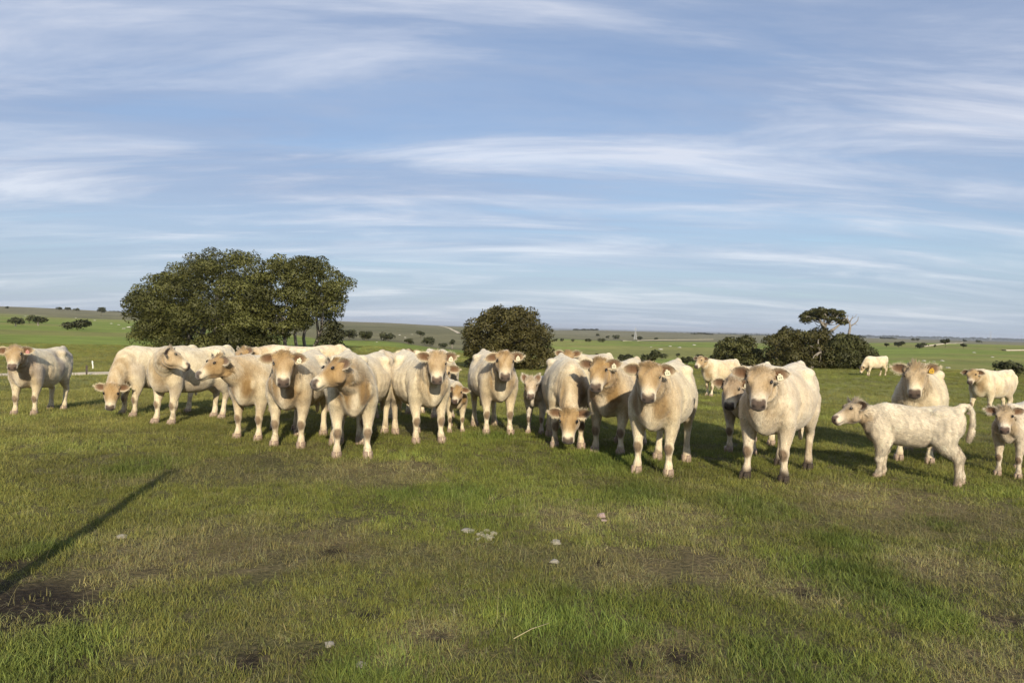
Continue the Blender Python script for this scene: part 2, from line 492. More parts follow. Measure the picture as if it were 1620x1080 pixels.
def make_ground():
    radii = np.concatenate([[.6, 1.2, 1.8], np.exp(np.arange(math.log(2.3), math.log(22), .017)), np.exp(np.arange(math.log(22.3), math.log(30000), .032))])
    azs = np.concatenate([np.radians(np.arange(-180, -50, 3.0)), np.radians(np.arange(-50, 50, .28)), np.radians(np.arange(50, 180, 3.0))])
    R, A = np.meshgrid(radii, azs, indexing='ij')
    x = (R * np.sin(A)).ravel(); y = (R * np.cos(A)).ravel()
    z = height(x, y)
    nr, na = len(radii), len(azs)
    i = np.arange(nr - 1)[:, None]; k = np.arange(na)[None]
    k2 = (k + 1) % na
    F = np.stack([i * na + k, i * na + k2 + 0 * i, (i + 1) * na + k2, (i + 1) * na + k + 0 * i], -1).reshape(-1, 4)
    F = F[:, ::-1]
    V = np.stack([x, y, z], 1)
    c = land_colour(x, y)
    V = np.vstack([V, [[0, 0, hz(0, 0.01)]]]); c = np.vstack([c, c[:1]])
    me = np_mesh('ground', V, F, M_GROUND, c)
    bm = bmesh.new(); bm.from_mesh(me); bm.verts.ensure_lookup_table()
    ctr = bm.verts[len(V) - 1]
    for q in range(na):
        bm.faces.new((ctr, bm.verts[(q + 1) % na], bm.verts[q]))
    bmesh.ops.recalc_face_normals(bm, faces=bm.faces)
    bm.to_mesh(me); bm.free()
    me.polygons.foreach_set('use_smooth', np.ones(len(me.polygons), dtype=bool))
    o = obj('ground', me)
    if me.polygons[1000].normal.z < 0: me.flip_normals()
    tag(o, kind='structure'); return o
make_ground()

def track(name, pts2, width, lift=.02, step=2.0):
    """a strip of bare dirt lying on the ground along points on the map"""
    P = [np.array(p[:2], float) for p in pts2]
    S = []
    for a, b in zip(P[:-1], P[1:]):
        n = max(2, int(np.linalg.norm(b - a) / step))
        S += [a + (b - a) * q / n for q in range(n)]
    S.append(P[-1]); S = np.array(S)
    k = np.ones(5) / 5
    if len(S) > 12:
        for ax in (0, 1): S[2:-2, ax] = np.convolve(S[:, ax], k, 'valid')
    T = np.gradient(S, axis=0); T /= np.linalg.norm(T, axis=1)[:, None] + 1e-9
    Nn = np.stack([-T[:, 1], T[:, 0]], 1)
    V, F = [], []
    m_ = 5
    for i, (p, n) in enumerate(zip(S, Nn)):
        w = width * (1 + .25 * (fbm(np.array([i * .37]), np.array([2.2]), 2, 4)[0] - .5))
        for q in range(m_):
            u = (q / (m_ - 1) - .5) * w
            xy = p + n * u
            V.append((xy[0], xy[1], hz(xy[0], xy[1]) + lift - (.0 if 0 < q < m_ - 1 else lift * 2.5)))
    for i in range(len(S) - 1):
        for q in range(m_ - 1):
            F.append((i * m_ + q, i * m_ + q + 1, (i + 1) * m_ + q + 1, (i + 1) * m_ + q))
    me = np_mesh(name, V, F, M_DIRT)
    if me.polygons[0].normal.z < 0: me.flip_normals()
    return tag(obj(name, me), kind='structure')

# ------------------------------------------------------------------ cattle
def unit(v): v = np.array(v, float); return v / (np.linalg.norm(v) + 1e-9)
def segd(V, a, b):
    a = np.array(a, float); b = np.array(b, float); ab = b - a
    t = np.clip(((V - a) @ ab) / (ab @ ab), 0, 1)
    return np.linalg.norm(V - (a + t[:, None] * ab), axis=1), t
def gauss(d, r): return np.exp(-(d / r) ** 2)

TORSO = [  # x, top, bottom, half width, narrowing towards the breastbone
    (.69, .98, .72, .06, .3), (.66, 1.06, .60, .125, .45), (.60, 1.13, .515, .185, .55), (.50, 1.185, .485, .232, .55), (.37, 1.215, .485, .265, .42), (.18, 1.20, .475, .300, .25),
    (0.0, 1.185, .462, .326, .15), (-.18, 1.18, .46, .334, .12), (-.35, 1.195, .49, .320, .15), (-.48, 1.215, .55, .295, .2), (-.61, 1.225, .61, .275, .2),
    (-.73, 1.205, .66, .242, .15), (-.82, 1.16, .71, .195, .1), (-.87, 1.09, .80, .12, .1), (-.89, 1.03, .88, .05, .1)]
HEADS = [  # u, v top, v bottom, half width
    (-.075, -.01, -.10, .055), (-.05, .035, -.14, .10), (0.0, .066, -.19, .130), (.06, .078, -.235, .147), (.135, .072, -.250, .149), (.20, .062, -.235, .130),
    (.265, .052, -.200, .110), (.33, .048, -.165, .098), (.385, .044, -.148, .097), (.43, .034, -.138, .099), (.46, .008, -.118, .086), (.478, -.03, -.085, .05)]

def ring_loft(secs, n=20):
    V, F = [], []
    for ring in secs: V += ring
    n = len(secs[0]); m = len(secs)
    for i in range(m - 1):
        for k in range(n):
            k2 = (k + 1) % n
            F.append((i * n + k, i * n + k2, (i + 1) * n + k2, (i + 1) * n + k))
    c0 = len(V); V.append(np.mean(secs[0], axis=0)); V.append(np.mean(secs[-1], axis=0))
    for k in range(n):
        k2 = (k + 1) % n
        F.append((c0, k2, k)); F.append((c0 + 1, (m - 1) * n + k, (m - 1) * n + k2))
    return V, F

def build_cow(c):
    """returns body mesh, fur mesh and the places of eyes, hooves and tags, all in the animal's own frame (facing +X)"""
    r = np.random.default_rng(c.get('seed', 1))
    calf = c.get('calf', False)
    slim = c.get('slim', .80 if calf else r.uniform(.88, 1.02))         # belly and chest volume
    hs = c.get('head', .86 if calf else .84) * r.uniform(.965, 1.035)         # head size
    legl = 1.03 if calf else 1.0
    zl = lambda z: z * legl if z < .5 else .5 * legl + (z - .5)
    hy = math.radians(c['hyaw']); ny = hy * c.get('nfrac', .55)
    npit = math.radians(c.get('npitch', 26)); hp = math.radians(c.get('hpitch', 50)); L = c.get('nlen', .40 if calf else .47)
    roll = math.radians(c.get('hroll', r.uniform(-4, 4)))
    G = Geo()
    # torso
    secs = []
    for x, zt, zb, w, vee in TORSO:
        zm = zb + (zt - zb) * .52
        if calf: zb = zt - (zt - zb) * .90; w *= .86; x *= .90
        w *= slim if not calf else 1; zb = zt - (zt - zb) * (1 if calf else (.9 + .1 * slim))
        zt2, zb2 = zl(zt), zl(zt) - (zt - zb)
        ring = []
        for k in range(22):
            th = 2 * math.pi * k / 22
            cs, sn = math.cos(th), math.sin(th)
            s_ = math.copysign(abs(sn) ** .9, sn)
            yy = w * math.copysign(abs(cs) ** .82, cs)
            if s_ > 0: yy *= 1 - .33 * s_ ** 1.5
            else: yy *= 1 - vee * s_ * s_
            zz = (zt2 + zb2) / 2 + (zt2 - zb2) / 2 * s_
            ring.append(np.array([x, yy, zz]))
        secs.append(ring)
    G.add(*ring_loft(secs))
    # neck and head
    dz = zl(1.0) - 1.0
    B = np.array([.47, 0, 1.0 + dz])
    P = B + L * np.array([math.cos(npit) * math.cos(ny), math.cos(npit) * math.sin(ny), math.sin(npit)])
    u = np.array([math.cos(hp) * math.cos(hy), math.cos(hp) * math.sin(hy), -math.sin(hp)])
    v = np.array([math.sin(hp) * math.cos(hy), math.sin(hp) * math.sin(hy), math.cos(hp)])
    s = np.array([-math.sin(hy), math.cos(hy), 0])
    v, s = v * math.cos(roll) + s * math.sin(roll), s * math.cos(roll) - v * math.sin(roll)
    hd = lambda a, b, d: P + (u * a + v * b + s * d) * hs      # along the face, out of the forehead, to the left
    N0 = np.array([.26, 0, .90 + dz]); N3 = hd(.05, -.085, 0)
    N1 = np.array([.52, 0, .94 + dz]); N2 = N3 - unit(P - B) * .12 - u * .02
    pts, rad = [], []
    graz = c.get('npitch', 26) < -10
    for k in range(11):
        t = k / 10
        p = (1 - t)**3 * N0 + 3 * (1 - t)**2 * t * N1 + 3 * (1 - t) * t * t * N2 + t**3 * N3
        pts.append(p)
        ra = np.interp(t, [0, .3, .6, .85, 1], [.30, .285, .205, .155, .135]) * (.85 if calf else 1)
        rb = np.interp(t, [0, .3, .6, .85, 1], [.22, .205, .150, .118, .10]) * (.82 if calf else 1)
        rad.append((ra, rb))
    sd_ = unit(np.array([-math.sin(ny), math.cos(ny), 0]))
    G.tube(pts, rad, 18, sd_)
    # loose skin under the throat
    if not graz:
        tp = [pts[4] + (0, 0, -.16), pts[6] + (0, 0, -.13), pts[8] + np.array([0, 0, -.10])]
        G.tube(tp, [(.10, .05), (.08, .045), (.05, .04)], 10, sd_)
    secs = []
    for a, vt, vb, w in HEADS:
        ring = []
        for k in range(20):
            th = 2 * math.pi * k / 20
            cs, sn = math.cos(th), math.sin(th)
            yy = w * math.copysign(abs(cs) ** .75, cs)
            if sn < 0: yy *= 1 - .38 * abs(sn)
            zz = (vt + vb) / 2 + (vt - vb) / 2 * math.copysign(abs(sn) ** .85, sn)
            ring.append(hd(a, zz, yy))
        secs.append(ring)
    G.add(*ring_loft(secs))
    for sg in (-1, 1):
        G.add(*ellipsoid(hd(.130, .040, .116 * sg), (.052 * hs, .032 * hs, .034 * hs), 10, 8, (u, s, v)))     # brow
        G.add(*ellipsoid(hd(.13, -.13, .095 * sg), (.10 * hs, .05 * hs, .075 * hs), 10, 8, (u, s, v)))       # cheek
        G.add(*ellipsoid(hd(.436, -.035, .056 * sg), (.036 * hs, .034 * hs, .040 * hs), 10, 8, (u, s, v)))     # nostril wing
        G.add(*ellipsoid(hd(.02, .0, .11 * sg), (.05 * hs, .055 * hs, .045 * hs), 8, 6, (u, s, v)))           # ear base
    G.add(*ellipsoid(hd(.405, -.118, 0), (.055 * hs, .060 * hs, .036 * hs), 10, 8, (u, s, v)))                # chin
    G.add(*ellipsoid(hd(-.01, .035, 0), (.075 * hs, .088 * hs, .055 * hs), 10, 8, (u, s, v)))                 # poll
    # legs
    feet = c.get('feet', [(0, 0)] * 4)
    lw = c.get('lw', .98 if calf else 1.0)
    knees, hooves, fets, hocks = [], [], [], []
    ws = (.86 if calf else 1.0) * (.9 + .1 * slim)
    for i, (fx, fy) in enumerate(feet):
        sg = 1 if i % 2 == 0 else -1      # left, right
        def q(x, y, z, ztop):
            f = np.clip(1 - z / ztop, 0, 1) ** .9
            if calf: x = x * .90
            return np.array([x + fx * f, sg * y * ws + fy * f, zl(z)])
        if i < 2:
            J = [q(.36, .155, .98, .9), q(.42, .178, .82, .9), q(.39, .180, .68, .9), q(.365, .174, .56, .9), q(.375, .165, .44, .9), q(.395, .157, .355, .9), q(.402, .154, .305, .9), q(.392, .152, .245, .9),
                 q(.388, .15, .175, .9), q(.390, .15, .115, .9), q(.413, .152, .065, .9), q(.423, .152, .02, .9)]
            R = [(.12, .06), (.165, .100), (.148, .104), (.112, .088), (.078, .066), (.056, .051), (.064, .060), (.044, .041), (.036, .035), (.052, .050), (.049, .048), (.056, .056)]
            knees.append(J[6]); fets.append(J[9])
        else:
            J = [q(-.55, .14, 1.02, .95), q(-.53, .175, .84, .95), q(-.50, .188, .69, .95), q(-.55, .176, .57, .95), q(-.635, .160, .475, .95), q(-.672, .153, .41, .95), q(-.65, .150, .34, .95),
                 q(-.632, .15, .22, .95), q(-.624, .15, .12, .95), q(-.60, .152, .065, .95), q(-.59, .152, .02, .95)]
            R = [(.19, .10), (.215, .120), (.172, .108), (.112, .080), (.070, .052), (.068, .049), (.050, .041), (.041, .037), (.053, .051), (.050, .049), (.056, .056)]
            hocks.append(J[5]); fets.append(J[8])
        R = [(a * lw, b * lw) for a, b in R]
        G.tube(J, R, 14, (0, 1, 0))
        hooves.append(J[-1])
    # hip and shoulder points, tail head
    for sg in (-1, 1):
        G.add(*ellipsoid((-.44, .15 * sg * ws, zl(1.10)), (.13, .09, .075)))
        G.add(*ellipsoid((.53, .155 * sg * ws, zl(.82)), (.10, .075, .13)))
    G.add(*ellipsoid((-.77 * (.9 if calf else 1), 0, zl(1.185)), (.10, .055, .055)))
    tl = c.get('tail', 'down')
    T0 = np.array([-.82 * (.9 if calf else 1), 0, zl(1.18)])
    if tl == 'down':
        sw = c.get('tailside', 0.0)
        tp = [T0, T0 + (-.075, 0, -.05), T0 + (-.10, sw * .2, -.22), T0 + (-.085, sw * .5, -.42), T0 + (-.07, sw * .8, -.60), T0 + (-.06, sw, -.74), T0 + (-.06, sw, -.88)]
        tr = [.045, .036, .028, .026, .028, .040, .022]
    else:   # lifted and curled over the rump, hanging behind
        tp = [T0 + (.06, 0, 0), T0 + (.0, 0, .07), T0 + (-.09, 0, .07), T0 + (-.145, 0, -.02), T0 + (-.155, 0, -.18), T0 + (-.14, 0, -.36), T0 + (-.10, 0, -.50)]
        tr = [.05, .042, .036, .034, .036, .052, .025]
    G.tube(tp, tr, 10, (0, 1, 0))
    # join into one skin
    me0 = bpy.data.meshes.new('tmp'); me0.from_pydata(G.V, [], G.F)
    o0 = bpy.data.objects.new('tmp', me0); COL.objects.link(o0)
    rm = o0.modifiers.new('r', 'REMESH'); rm.mode = 'VOXEL'; rm.voxel_size = c.get('vox', .0175)
    sm = o0.modifiers.new('s', 'SMOOTH'); sm.factor = .5; sm.iterations = 6 if c.get('vox', .0175) < .022 else 3
    dg = bpy.context.evaluated_depsgraph_get()
    ev = o0.evaluated_get(dg); me = ev.to_mesh()
    n = len(me.vertices)
    V = np.empty(n * 3, np.float32); me.vertices.foreach_get('co', V); V = V.reshape(-1, 3).astype(float)
    Nn = np.empty(n * 3, np.float32); me.vertices.foreach_get('normal', Nn); Nn = Nn.reshape(-1, 3).astype(float)
    F = [tuple(p.vertices) for p in me.polygons]
    ev.to_mesh_clear(); bpy.data.objects.remove(o0); bpy.data.meshes.remove(me0)
    # uneven muscle and coat
    lump = fbm(V[:, 0] * 7 + V[:, 1] * 3 + c.get('seed', 1), V[:, 2] * 7 + V[:, 1] * 4, 3, 2) - .5
    body_w = sstep(.5, .7, V[:, 2])
    ay = np.abs(V[:, 1]); zz_ = V[:, 2] - (zl(1.0) - 1.0)
    def g3(x, y, z, rx, ry, rz): return np.exp(-((V[:, 0] - x) / rx) ** 2 - ((ay - y) / ry) ** 2 - ((zz_ - z) / rz) ** 2)
    kx = .9 if calf else 1.0
    rel = .020 * g3(-.44 * kx, .21, 1.13, .07, .10, .06)          # hip bones
    rel = rel + .020 * g3(-.80 * kx, .13, 1.06, .06, .08, .06)       # pin bones
    rel = rel - .042 * g3(-.27 * kx, .24, 1.06, .11, .14, .09)       # hollow of the flank
    rel = rel - .020 * g3(-.33 * kx, .28, .70, .05, .16, .16)        # fold before the thigh
    rel = rel - .020 * g3(.19, .27, .78, .045, .16, .22)          # edge behind the shoulder
    rel = rel + .016 * g3(.36, .24, .86, .10, .14, .16)           # shoulder muscle
    rel = rel - .018 * g3(-.62 * kx, .22, .98, .09, .12, .10)
    rel = rel + .012 * np.exp(-(ay / .035) ** 2) * sstep(1.0, 1.12, zz_)      # spine
    ribs = np.sin(V[:, 0] * 52 + zz_ * 10) * np.exp(-((V[:, 0] + .02) / .20) ** 2) * np.exp(-((zz_ - .86) / .16) ** 2)
    rel = rel + .0022 * ribs
    V = V + Nn * (rel * (.35 if calf else 1.0))[:, None]
    V = V + Nn * (lump * .014 * body_w)[:, None]
    nd0 = np.min([segd(V, pts[i], pts[i + 1])[0] for i in range(3, 10)], axis=0)
    foldw = gauss(np.maximum(nd0 - .14, 0), .10) * sstep(.35, .55, V[:, 0])
    fold = fbm(V[:, 0] * 16 + V[:, 1] * 16 + c.get('seed', 1) * 5, V[:, 2] * 2.6, 3, 12) - .5
    V = V + Nn * (fold * .050 * foldw)[:, None]
    # head coordinates of every point
    H = (V - P) / hs
    hu, hv, hss = H @ u, H @ v, H @ s
    inhead = (segd(V, hd(-.02, -.06, 0), hd(.47, -.05, 0))[0] < .25 * hs) & (hu > -.10)
    headw = np.where(inhead, sstep(-.10, .02, hu), 0.0)
    # nostril pits and mouth line pressed in
    nos = np.minimum(np.linalg.norm(H - np.array([0, 0, 0]) - (.462 * u[None] - .020 * v[None] + .052 * s[None]), axis=1),
                     np.linalg.norm(H - (.462 * u[None] - .020 * v[None] - .052 * s[None]), axis=1))
    V = V - u[None] * (gauss(nos, .016) * .016 * hs * headw)[:, None]
    mouth = gauss(np.abs(hv + .098), .010) * sstep(.31, .37, hu) * headw
    V = V - Nn * (mouth * .005)[:, None]
    # ---- coat colours
    cream = np.array(c.get('cream', (.72, .63, .445))); tan = np.array(c.get('tanc', (.375, .24, .10))); brown = np.array((.12, .068, .036))
    white = np.array((.78, .72, .58)); pink = np.array((.43, .335, .24))
    ta = c.get('tan', .6)
    def mixc(C, col, w): return C * (1 - w[:, None]) + np.array(col)[None] * w[:, None]
    C = np.tile(cream, (n, 1))
    sd0 = c.get('seed', 1) * 3.7
    blot = sstep(.50, .68, fbm(V[:, 0] * 2.6 + sd0, V[:, 2] * 2.6 + V[:, 1] * 1.3, 4, 6))
    C = mixc(C, tan * 1.15, blot * .42 * ta)
    blot2 = sstep(.48, .66, fbm(V[:, 0] * 3.4 + sd0 + 7, V[:, 2] * 3.0 + V[:, 1] * 2.2, 4, 16))
    C = mixc(C, c.get('grey', (.47, .40, .32)), blot2 * np.clip(c.get('greya', .35) * 1.15 + .08, 0, 1))
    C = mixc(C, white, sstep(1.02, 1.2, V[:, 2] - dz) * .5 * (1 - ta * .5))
    nd = np.min([segd(V, pts[i], pts[i + 1])[0] - .0 for i in range(3, 10)], axis=0)
    neckw = gauss(np.maximum(nd - .12, 0), .10) * sstep(.42, .66, V[:, 0])
    C = mixc(C, tan, neckw * .72 * ta)
    chest = np.maximum(gauss(np.linalg.norm((V - np.array([.62, .11, .80 + dz])) * [.8, 1, .55], axis=1), .13), gauss(np.linalg.norm((V - np.array([.62, -.11, .80 + dz])) * [.8, 1, .55], axis=1), .13))
    strk = sstep(.45, .65, fbm(V[:, 0] * 16 + V[:, 1] * 16 + c.get('seed', 1) * 5, V[:, 2] * 2.6, 3, 12))
    C = mixc(C, white * .95, neckw * strk * .45)
    C = mixc(C, tan * .68, np.clip(chest * (.65 + .6 * (1 - strk)), 0, 1) * (.35 + .65 * ta))
    C = mixc(C, white, gauss(np.abs(V[:, 1]), .05) * sstep(.55, .66, V[:, 0]) * sstep(.9, .7, V[:, 2]) * .4 * (1 - headw))
    # limbs
    low = sstep(.46, .30, V[:, 2])
    C = mixc(C, cream * 1.02, low * .5)
    C = mixc(C, pink, sstep(.17, .07, V[:, 2]) * .55)
    for kn in knees:
        d_ = np.linalg.norm((V - (kn + np.array([.048, 0, -.01]))) * [1, 1, .8], axis=1)
        C = mixc(C, brown, sstep(.070, .040, d_) * c.get('knee', .85))
    for hk in hocks:
        C = mixc(C, tan * .7, gauss(np.linalg.norm(V - (hk + np.array([-.05, 0, 0])), axis=1), .06) * .4)
    dirt = sstep(.55, .7, fbm(V[:, 0] * 16 + sd0, V[:, 2] * 16 + V[:, 1] * 9, 3, 44)) * sstep(.36, .1, V[:, 2])
    C = mixc(C, (.20, .15, .10), dirt * .6)
    rub = sstep(.54, .68, fbm(V[:, 0] * 6 + sd0 + 3, V[:, 2] * 5 + V[:, 1] * 4, 4, 47)) * (sstep(-.2, -.5, V[:, 0]) * sstep(1.05, .75, V[:, 2]) + .5 * sstep(.62, .5, V[:, 2])) * (1 - headw)
    C = mixc(C, (.33, .25, .165), np.clip(rub, 0, 1) * .55)
    if c.get('mud'): C = mixc(C, (.05, .037, .027), sstep(.17, .08, V[:, 2] + .06 * (fbm(V[:, 0] * 12, V[:, 1] * 12, 2, 3) - .5)))
    # face
    C = mixc(C, tan, headw * (.40 + .42 * ta) * sstep(.36, .25, hu))
    C = mixc(C, tan * .75, headw * gauss(np.linalg.norm(np.stack([hu - .03, hss], 1), axis=1), .09) * sstep(-.02, .04, hv) * .5 * (.4 + ta))
    C = mixc(C, tan * .55, headw * gauss(np.abs(np.abs(hss) - .085), .03) * gauss(np.abs(hu - .22), .06) * .5)
    C = mixc(C, white * .96, headw * sstep(.335, .385, hu) * .32)
    C = mixc(C, white * .9, headw * gauss(np.abs(hss), .03) * gauss(np.abs(hu - .28), .07) * .15)
    eyed = np.minimum(np.linalg.norm(H - (.147 * u + .046 * v + .128 * s)[None], axis=1), np.linalg.norm(H - (.147 * u + .046 * v - .128 * s)[None], axis=1))
    C = mixc(C, (.05, .035, .025), headw * np.clip(gauss(eyed, .028) * 1.1, 0, 1) * .85)
    pad = headw * sstep(.385, .412, hu + .30 * np.clip(hv, -.1, 0) + .02) * sstep(-.098, -.078, hv) * sstep(.090, .074, np.abs(hss)) * sstep(.045, .03, hv)
    padc = np.array(c.get('padc', (.10, .067, .055))) * r.uniform(.75, 1.25)
    C = mixc(C, padc, pad * .95)
    C = mixc(C, (.015, .010, .008), np.clip(gauss(nos, .020) * 1.4, 0, 1) * headw)
    C = mixc(C, (.06, .04, .03), mouth * .85)
    C = mixc(C, padc * 1.4, headw * sstep(.36, .42, hu) * sstep(-.10, -.12, hv) * .5)
    # groin and belly shade of hair
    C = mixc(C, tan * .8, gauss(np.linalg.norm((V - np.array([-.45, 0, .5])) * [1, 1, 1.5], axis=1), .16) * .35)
    # ---- ears: cupped leaves added to the same mesh
    EV, EF, EC, fringe = [], [], [], []
    earup = c.get('earup', .05 + r.uniform(-.12, .18))
    tags = []
    for sg in (1, -1):
        lift_ = earup + c.get('eartilt', 0) * sg
        e = unit(s * sg * .95 - u * (.10 + lift_ * .3) + v * (.02) + np.array([0, 0, lift_]))
        nrm = unit(np.array([math.cos(hy), math.sin(hy), 0]) * .9 + s * sg * .25 + np.array([0, 0, -.1]))
        nrm = unit(nrm - e * (nrm @ e)); cr = np.cross(nrm, e)
        E = hd(.035, .005, .105 * sg)
        el, ew = .235 * hs, .084 * hs
        nb, na_ = 7, 9
        base = len(EV)
        for lay in (0, 1):
            for a in range(na_):
                ta_ = a / (na_ - 1)
                wd = ew * (math.sin(math.pi * min(1, .16 + ta_ * .80)) ** .75) * (1.0 if ta_ < .98 else .25)
                for b in range(nb):
                    tb = b / (nb - 1) * 2 - 1
                    p = E + e * el * (ta_ - .02 * tb * tb) + cr * wd * tb + nrm * (.032 * hs * (tb * tb - .55) * math.sin(math.pi * min(1, .25 + ta_ * .7)) - .02 * ta_ * ta_ * hs) - np.array([0, 0, .025 * hs * ta_ ** 2])
                    if lay: p = p - nrm * .013 * hs * (1 - .6 * abs(tb))
                    EV.append(p)
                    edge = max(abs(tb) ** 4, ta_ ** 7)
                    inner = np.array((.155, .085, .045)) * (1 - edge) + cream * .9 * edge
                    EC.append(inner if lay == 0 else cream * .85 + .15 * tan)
                    if lay == 0 and (edge > .55): fringe.append((p, unit(cr * np.sign(tb) * (1 - ta_ * .5) + e * .8 + nrm * .3)))
        def id_(lay, a, b): return base + lay * na_ * nb + a * nb + b
        for lay in (0, 1):
            for a in range(na_ - 1):
                for b in range(nb - 1):
                    f = (id_(lay, a, b), id_(lay, a + 1, b), id_(lay, a + 1, b + 1), id_(lay, a, b + 1))
                    EF.append(f if (lay == 0) == (sg == 1) else f[::-1])
        for a in range(na_ - 1):
            EF.append((id_(0, a, 0), id_(0, a + 1, 0), id_(1, a + 1, 0), id_(1, a, 0)))
            EF.append((id_(0, a, nb - 1), id_(1, a, nb - 1), id_(1, a + 1, nb - 1), id_(0, a + 1, nb - 1)))
        for b in range(nb - 1): EF.append((id_(0, na_ - 1, b), id_(0, na_ - 1, b + 1), id_(1, na_ - 1, b + 1), id_(1, na_ - 1, b)))
        tags.append((E + e * el * .50 + nrm * .010 * hs - np.array([0, 0, .022 * hs]), e, nrm))
    nb0 = n
    Vall = np.vstack([V, np.array(EV)]); Call = np.vstack([C, np.array(EC)])
    Fall = F + [tuple(i + nb0 for i in f) for f in EF]
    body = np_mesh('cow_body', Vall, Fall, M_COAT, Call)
    # ---- fur strands
    nf = c.get('fur', 16000)
    body.calc_loop_triangles()
    ntri = len(body.loop_triangles)
    T = np.empty(ntri * 3, np.int32); body.loop_triangles.foreach_get('vertices', T); T = T.reshape(-1, 3)
    T = T[(T < nb0).all(1)]
    A = Vall[T]; ar = np.linalg.norm(np.cross(A[:, 1] - A[:, 0], A[:, 2] - A[:, 0]), axis=1)
    ctr = A.mean(1)
    hw_t = headw[T].mean(1)
    ar = ar * (1 + 1.2 * hw_t) * np.where(ctr[:, 2] < .3, 1.2, 1)
    idx = r.choice(len(T), nf, p=ar / ar.sum())
    w = r.dirichlet((1, 1, 1), nf)
    Pp = (A[idx] * w[:, :, None]).sum(1); Ci = (Call[T[idx]] * w[:, :, None]).sum(1)
    Ni = (Nn[T[idx]] * w[:, :, None]).sum(1); Ni /= np.linalg.norm(Ni, axis=1)[:, None] + 1e-9
    hwi = (headw[T[idx]] * w).sum(1); hui = (hu[T[idx]] * w).sum(1); nwi = (neckw[T[idx]] * w).sum(1)
    legw = sstep(.62, .5, Pp[:, 2])
    flow = np.tile(np.array([-.9, 0, -.45]), (nf, 1)); flow = flow * (1 - legw[:, None]) + np.array([0, 0, -1.0]) * legw[:, None]
    flow = flow * (1 - .8 * nwi[:, None]) + np.array([-.1, 0, -1.0]) * .8 * nwi[:, None]
    flow = flow * (1 - hwi[:, None]) + (-u[None] * .8) * hwi[:, None]
    sw1 = fbm(Pp[:, 0] * 9 + sd0, Pp[:, 2] * 9 + Pp[:, 1] * 6, 2, 71) - .5; sw2 = fbm(Pp[:, 0] * 9 + sd0, Pp[:, 2] * 9 + Pp[:, 1] * 6, 2, 72) - .5
    flow = flow + r.normal(0, .22, (nf, 3)) + np.stack([sw1, sw2 * .5, sw2], 1) * 1.8
    flow = flow - Ni * (flow * Ni).sum(1)[:, None]; flow /= np.linalg.norm(flow, axis=1)[:, None] + 1e-9
    fl = c.get('furlen', .017) * (1 + .6 * nwi) * (1 - .55 * hwi * sstep(.02, .1, hui)) * (1 - .35 * sstep(.45, .3, Pp[:, 2])) * r.uniform(.6, 1.35, nf)
    polw = hwi * sstep(.06, -.02, hui); fl = fl * (1 + .9 * polw)
    fl = fl * np.where(hui * hwi > .35, .35, 1)
    outw = .22 + .30 * polw + r.uniform(-.1, .2, nf)
    tip = Pp + (flow + Ni * outw[:, None]) * fl[:, None]
    sidev = np.cross(flow, Ni); wd = fl * r.uniform(.05, .09, nf) + .0009
    # crest of hair on the poll, ear fringes
    fr_p, fr_t, fr_c = [], [], []
    for p, dr in fringe:
        for _ in range(c.get('fringe', 10)):
            q_ = p + r.normal(0, .008, 3)
            fr_p.append(q_); fr_t.append(q_ + unit(dr + r.normal(0, .35, 3)) * c.get('furlen', .017) * r.uniform(.7, 1.5)); fr_c.append(cream * r.uniform(.85, 1.1))
    fr_p, fr_t, fr_c = map(np.array, (fr_p, fr_t, fr_c))
    fside = np.cross(fr_t - fr_p, r.normal(0, 1, fr_p.shape)); fside /= np.linalg.norm(fside, axis=1)[:, None] + 1e-9
    Pa = np.vstack([Pp, fr_p]); Ta = np.vstack([tip, fr_t]); Sa = np.vstack([sidev * wd[:, None], fside * .0015])
    Na = np.vstack([Ni, np.tile(unit(np.array([math.cos(hy), math.sin(hy), .2])), (len(fr_p), 1))])
    Ca = np.vstack([Ci * (r.uniform(.74, 1.2, nf) * (1 + .35 * sw1) * (1 + .85 * (fbm(Pp[:, 0] * 26 + Pp[:, 1] * 26, Pp[:, 2] * 9 + Pp[:, 1] * 5, 3, 73) - .5)))[:, None], fr_c])
    nn = len(Pa)
    flip = (np.cross(2 * Sa, Ta - Pa) * Na).sum(1) < 0
    Sa[flip] *= -1
    FV = np.stack([Pa - Sa, Pa + Sa, Ta], 1).reshape(-1, 3)
    FC = np.repeat(np.clip(Ca, 0, .9), 3, axis=0); FN = np.repeat(Na, 3, axis=0)
    fur = np_mesh('cow_hair', FV, np.arange(nn * 3).reshape(-1, 3), M_FUR, FC, normals=FN)
    eyes = [hd(.147, .046, .127), hd(.147, .046, -.127)]
    return dict(body=body, fur=fur, eyes=eyes, hooves=hooves, tags=tags, hs=hs, axes=(u, v, s), hy=hy)

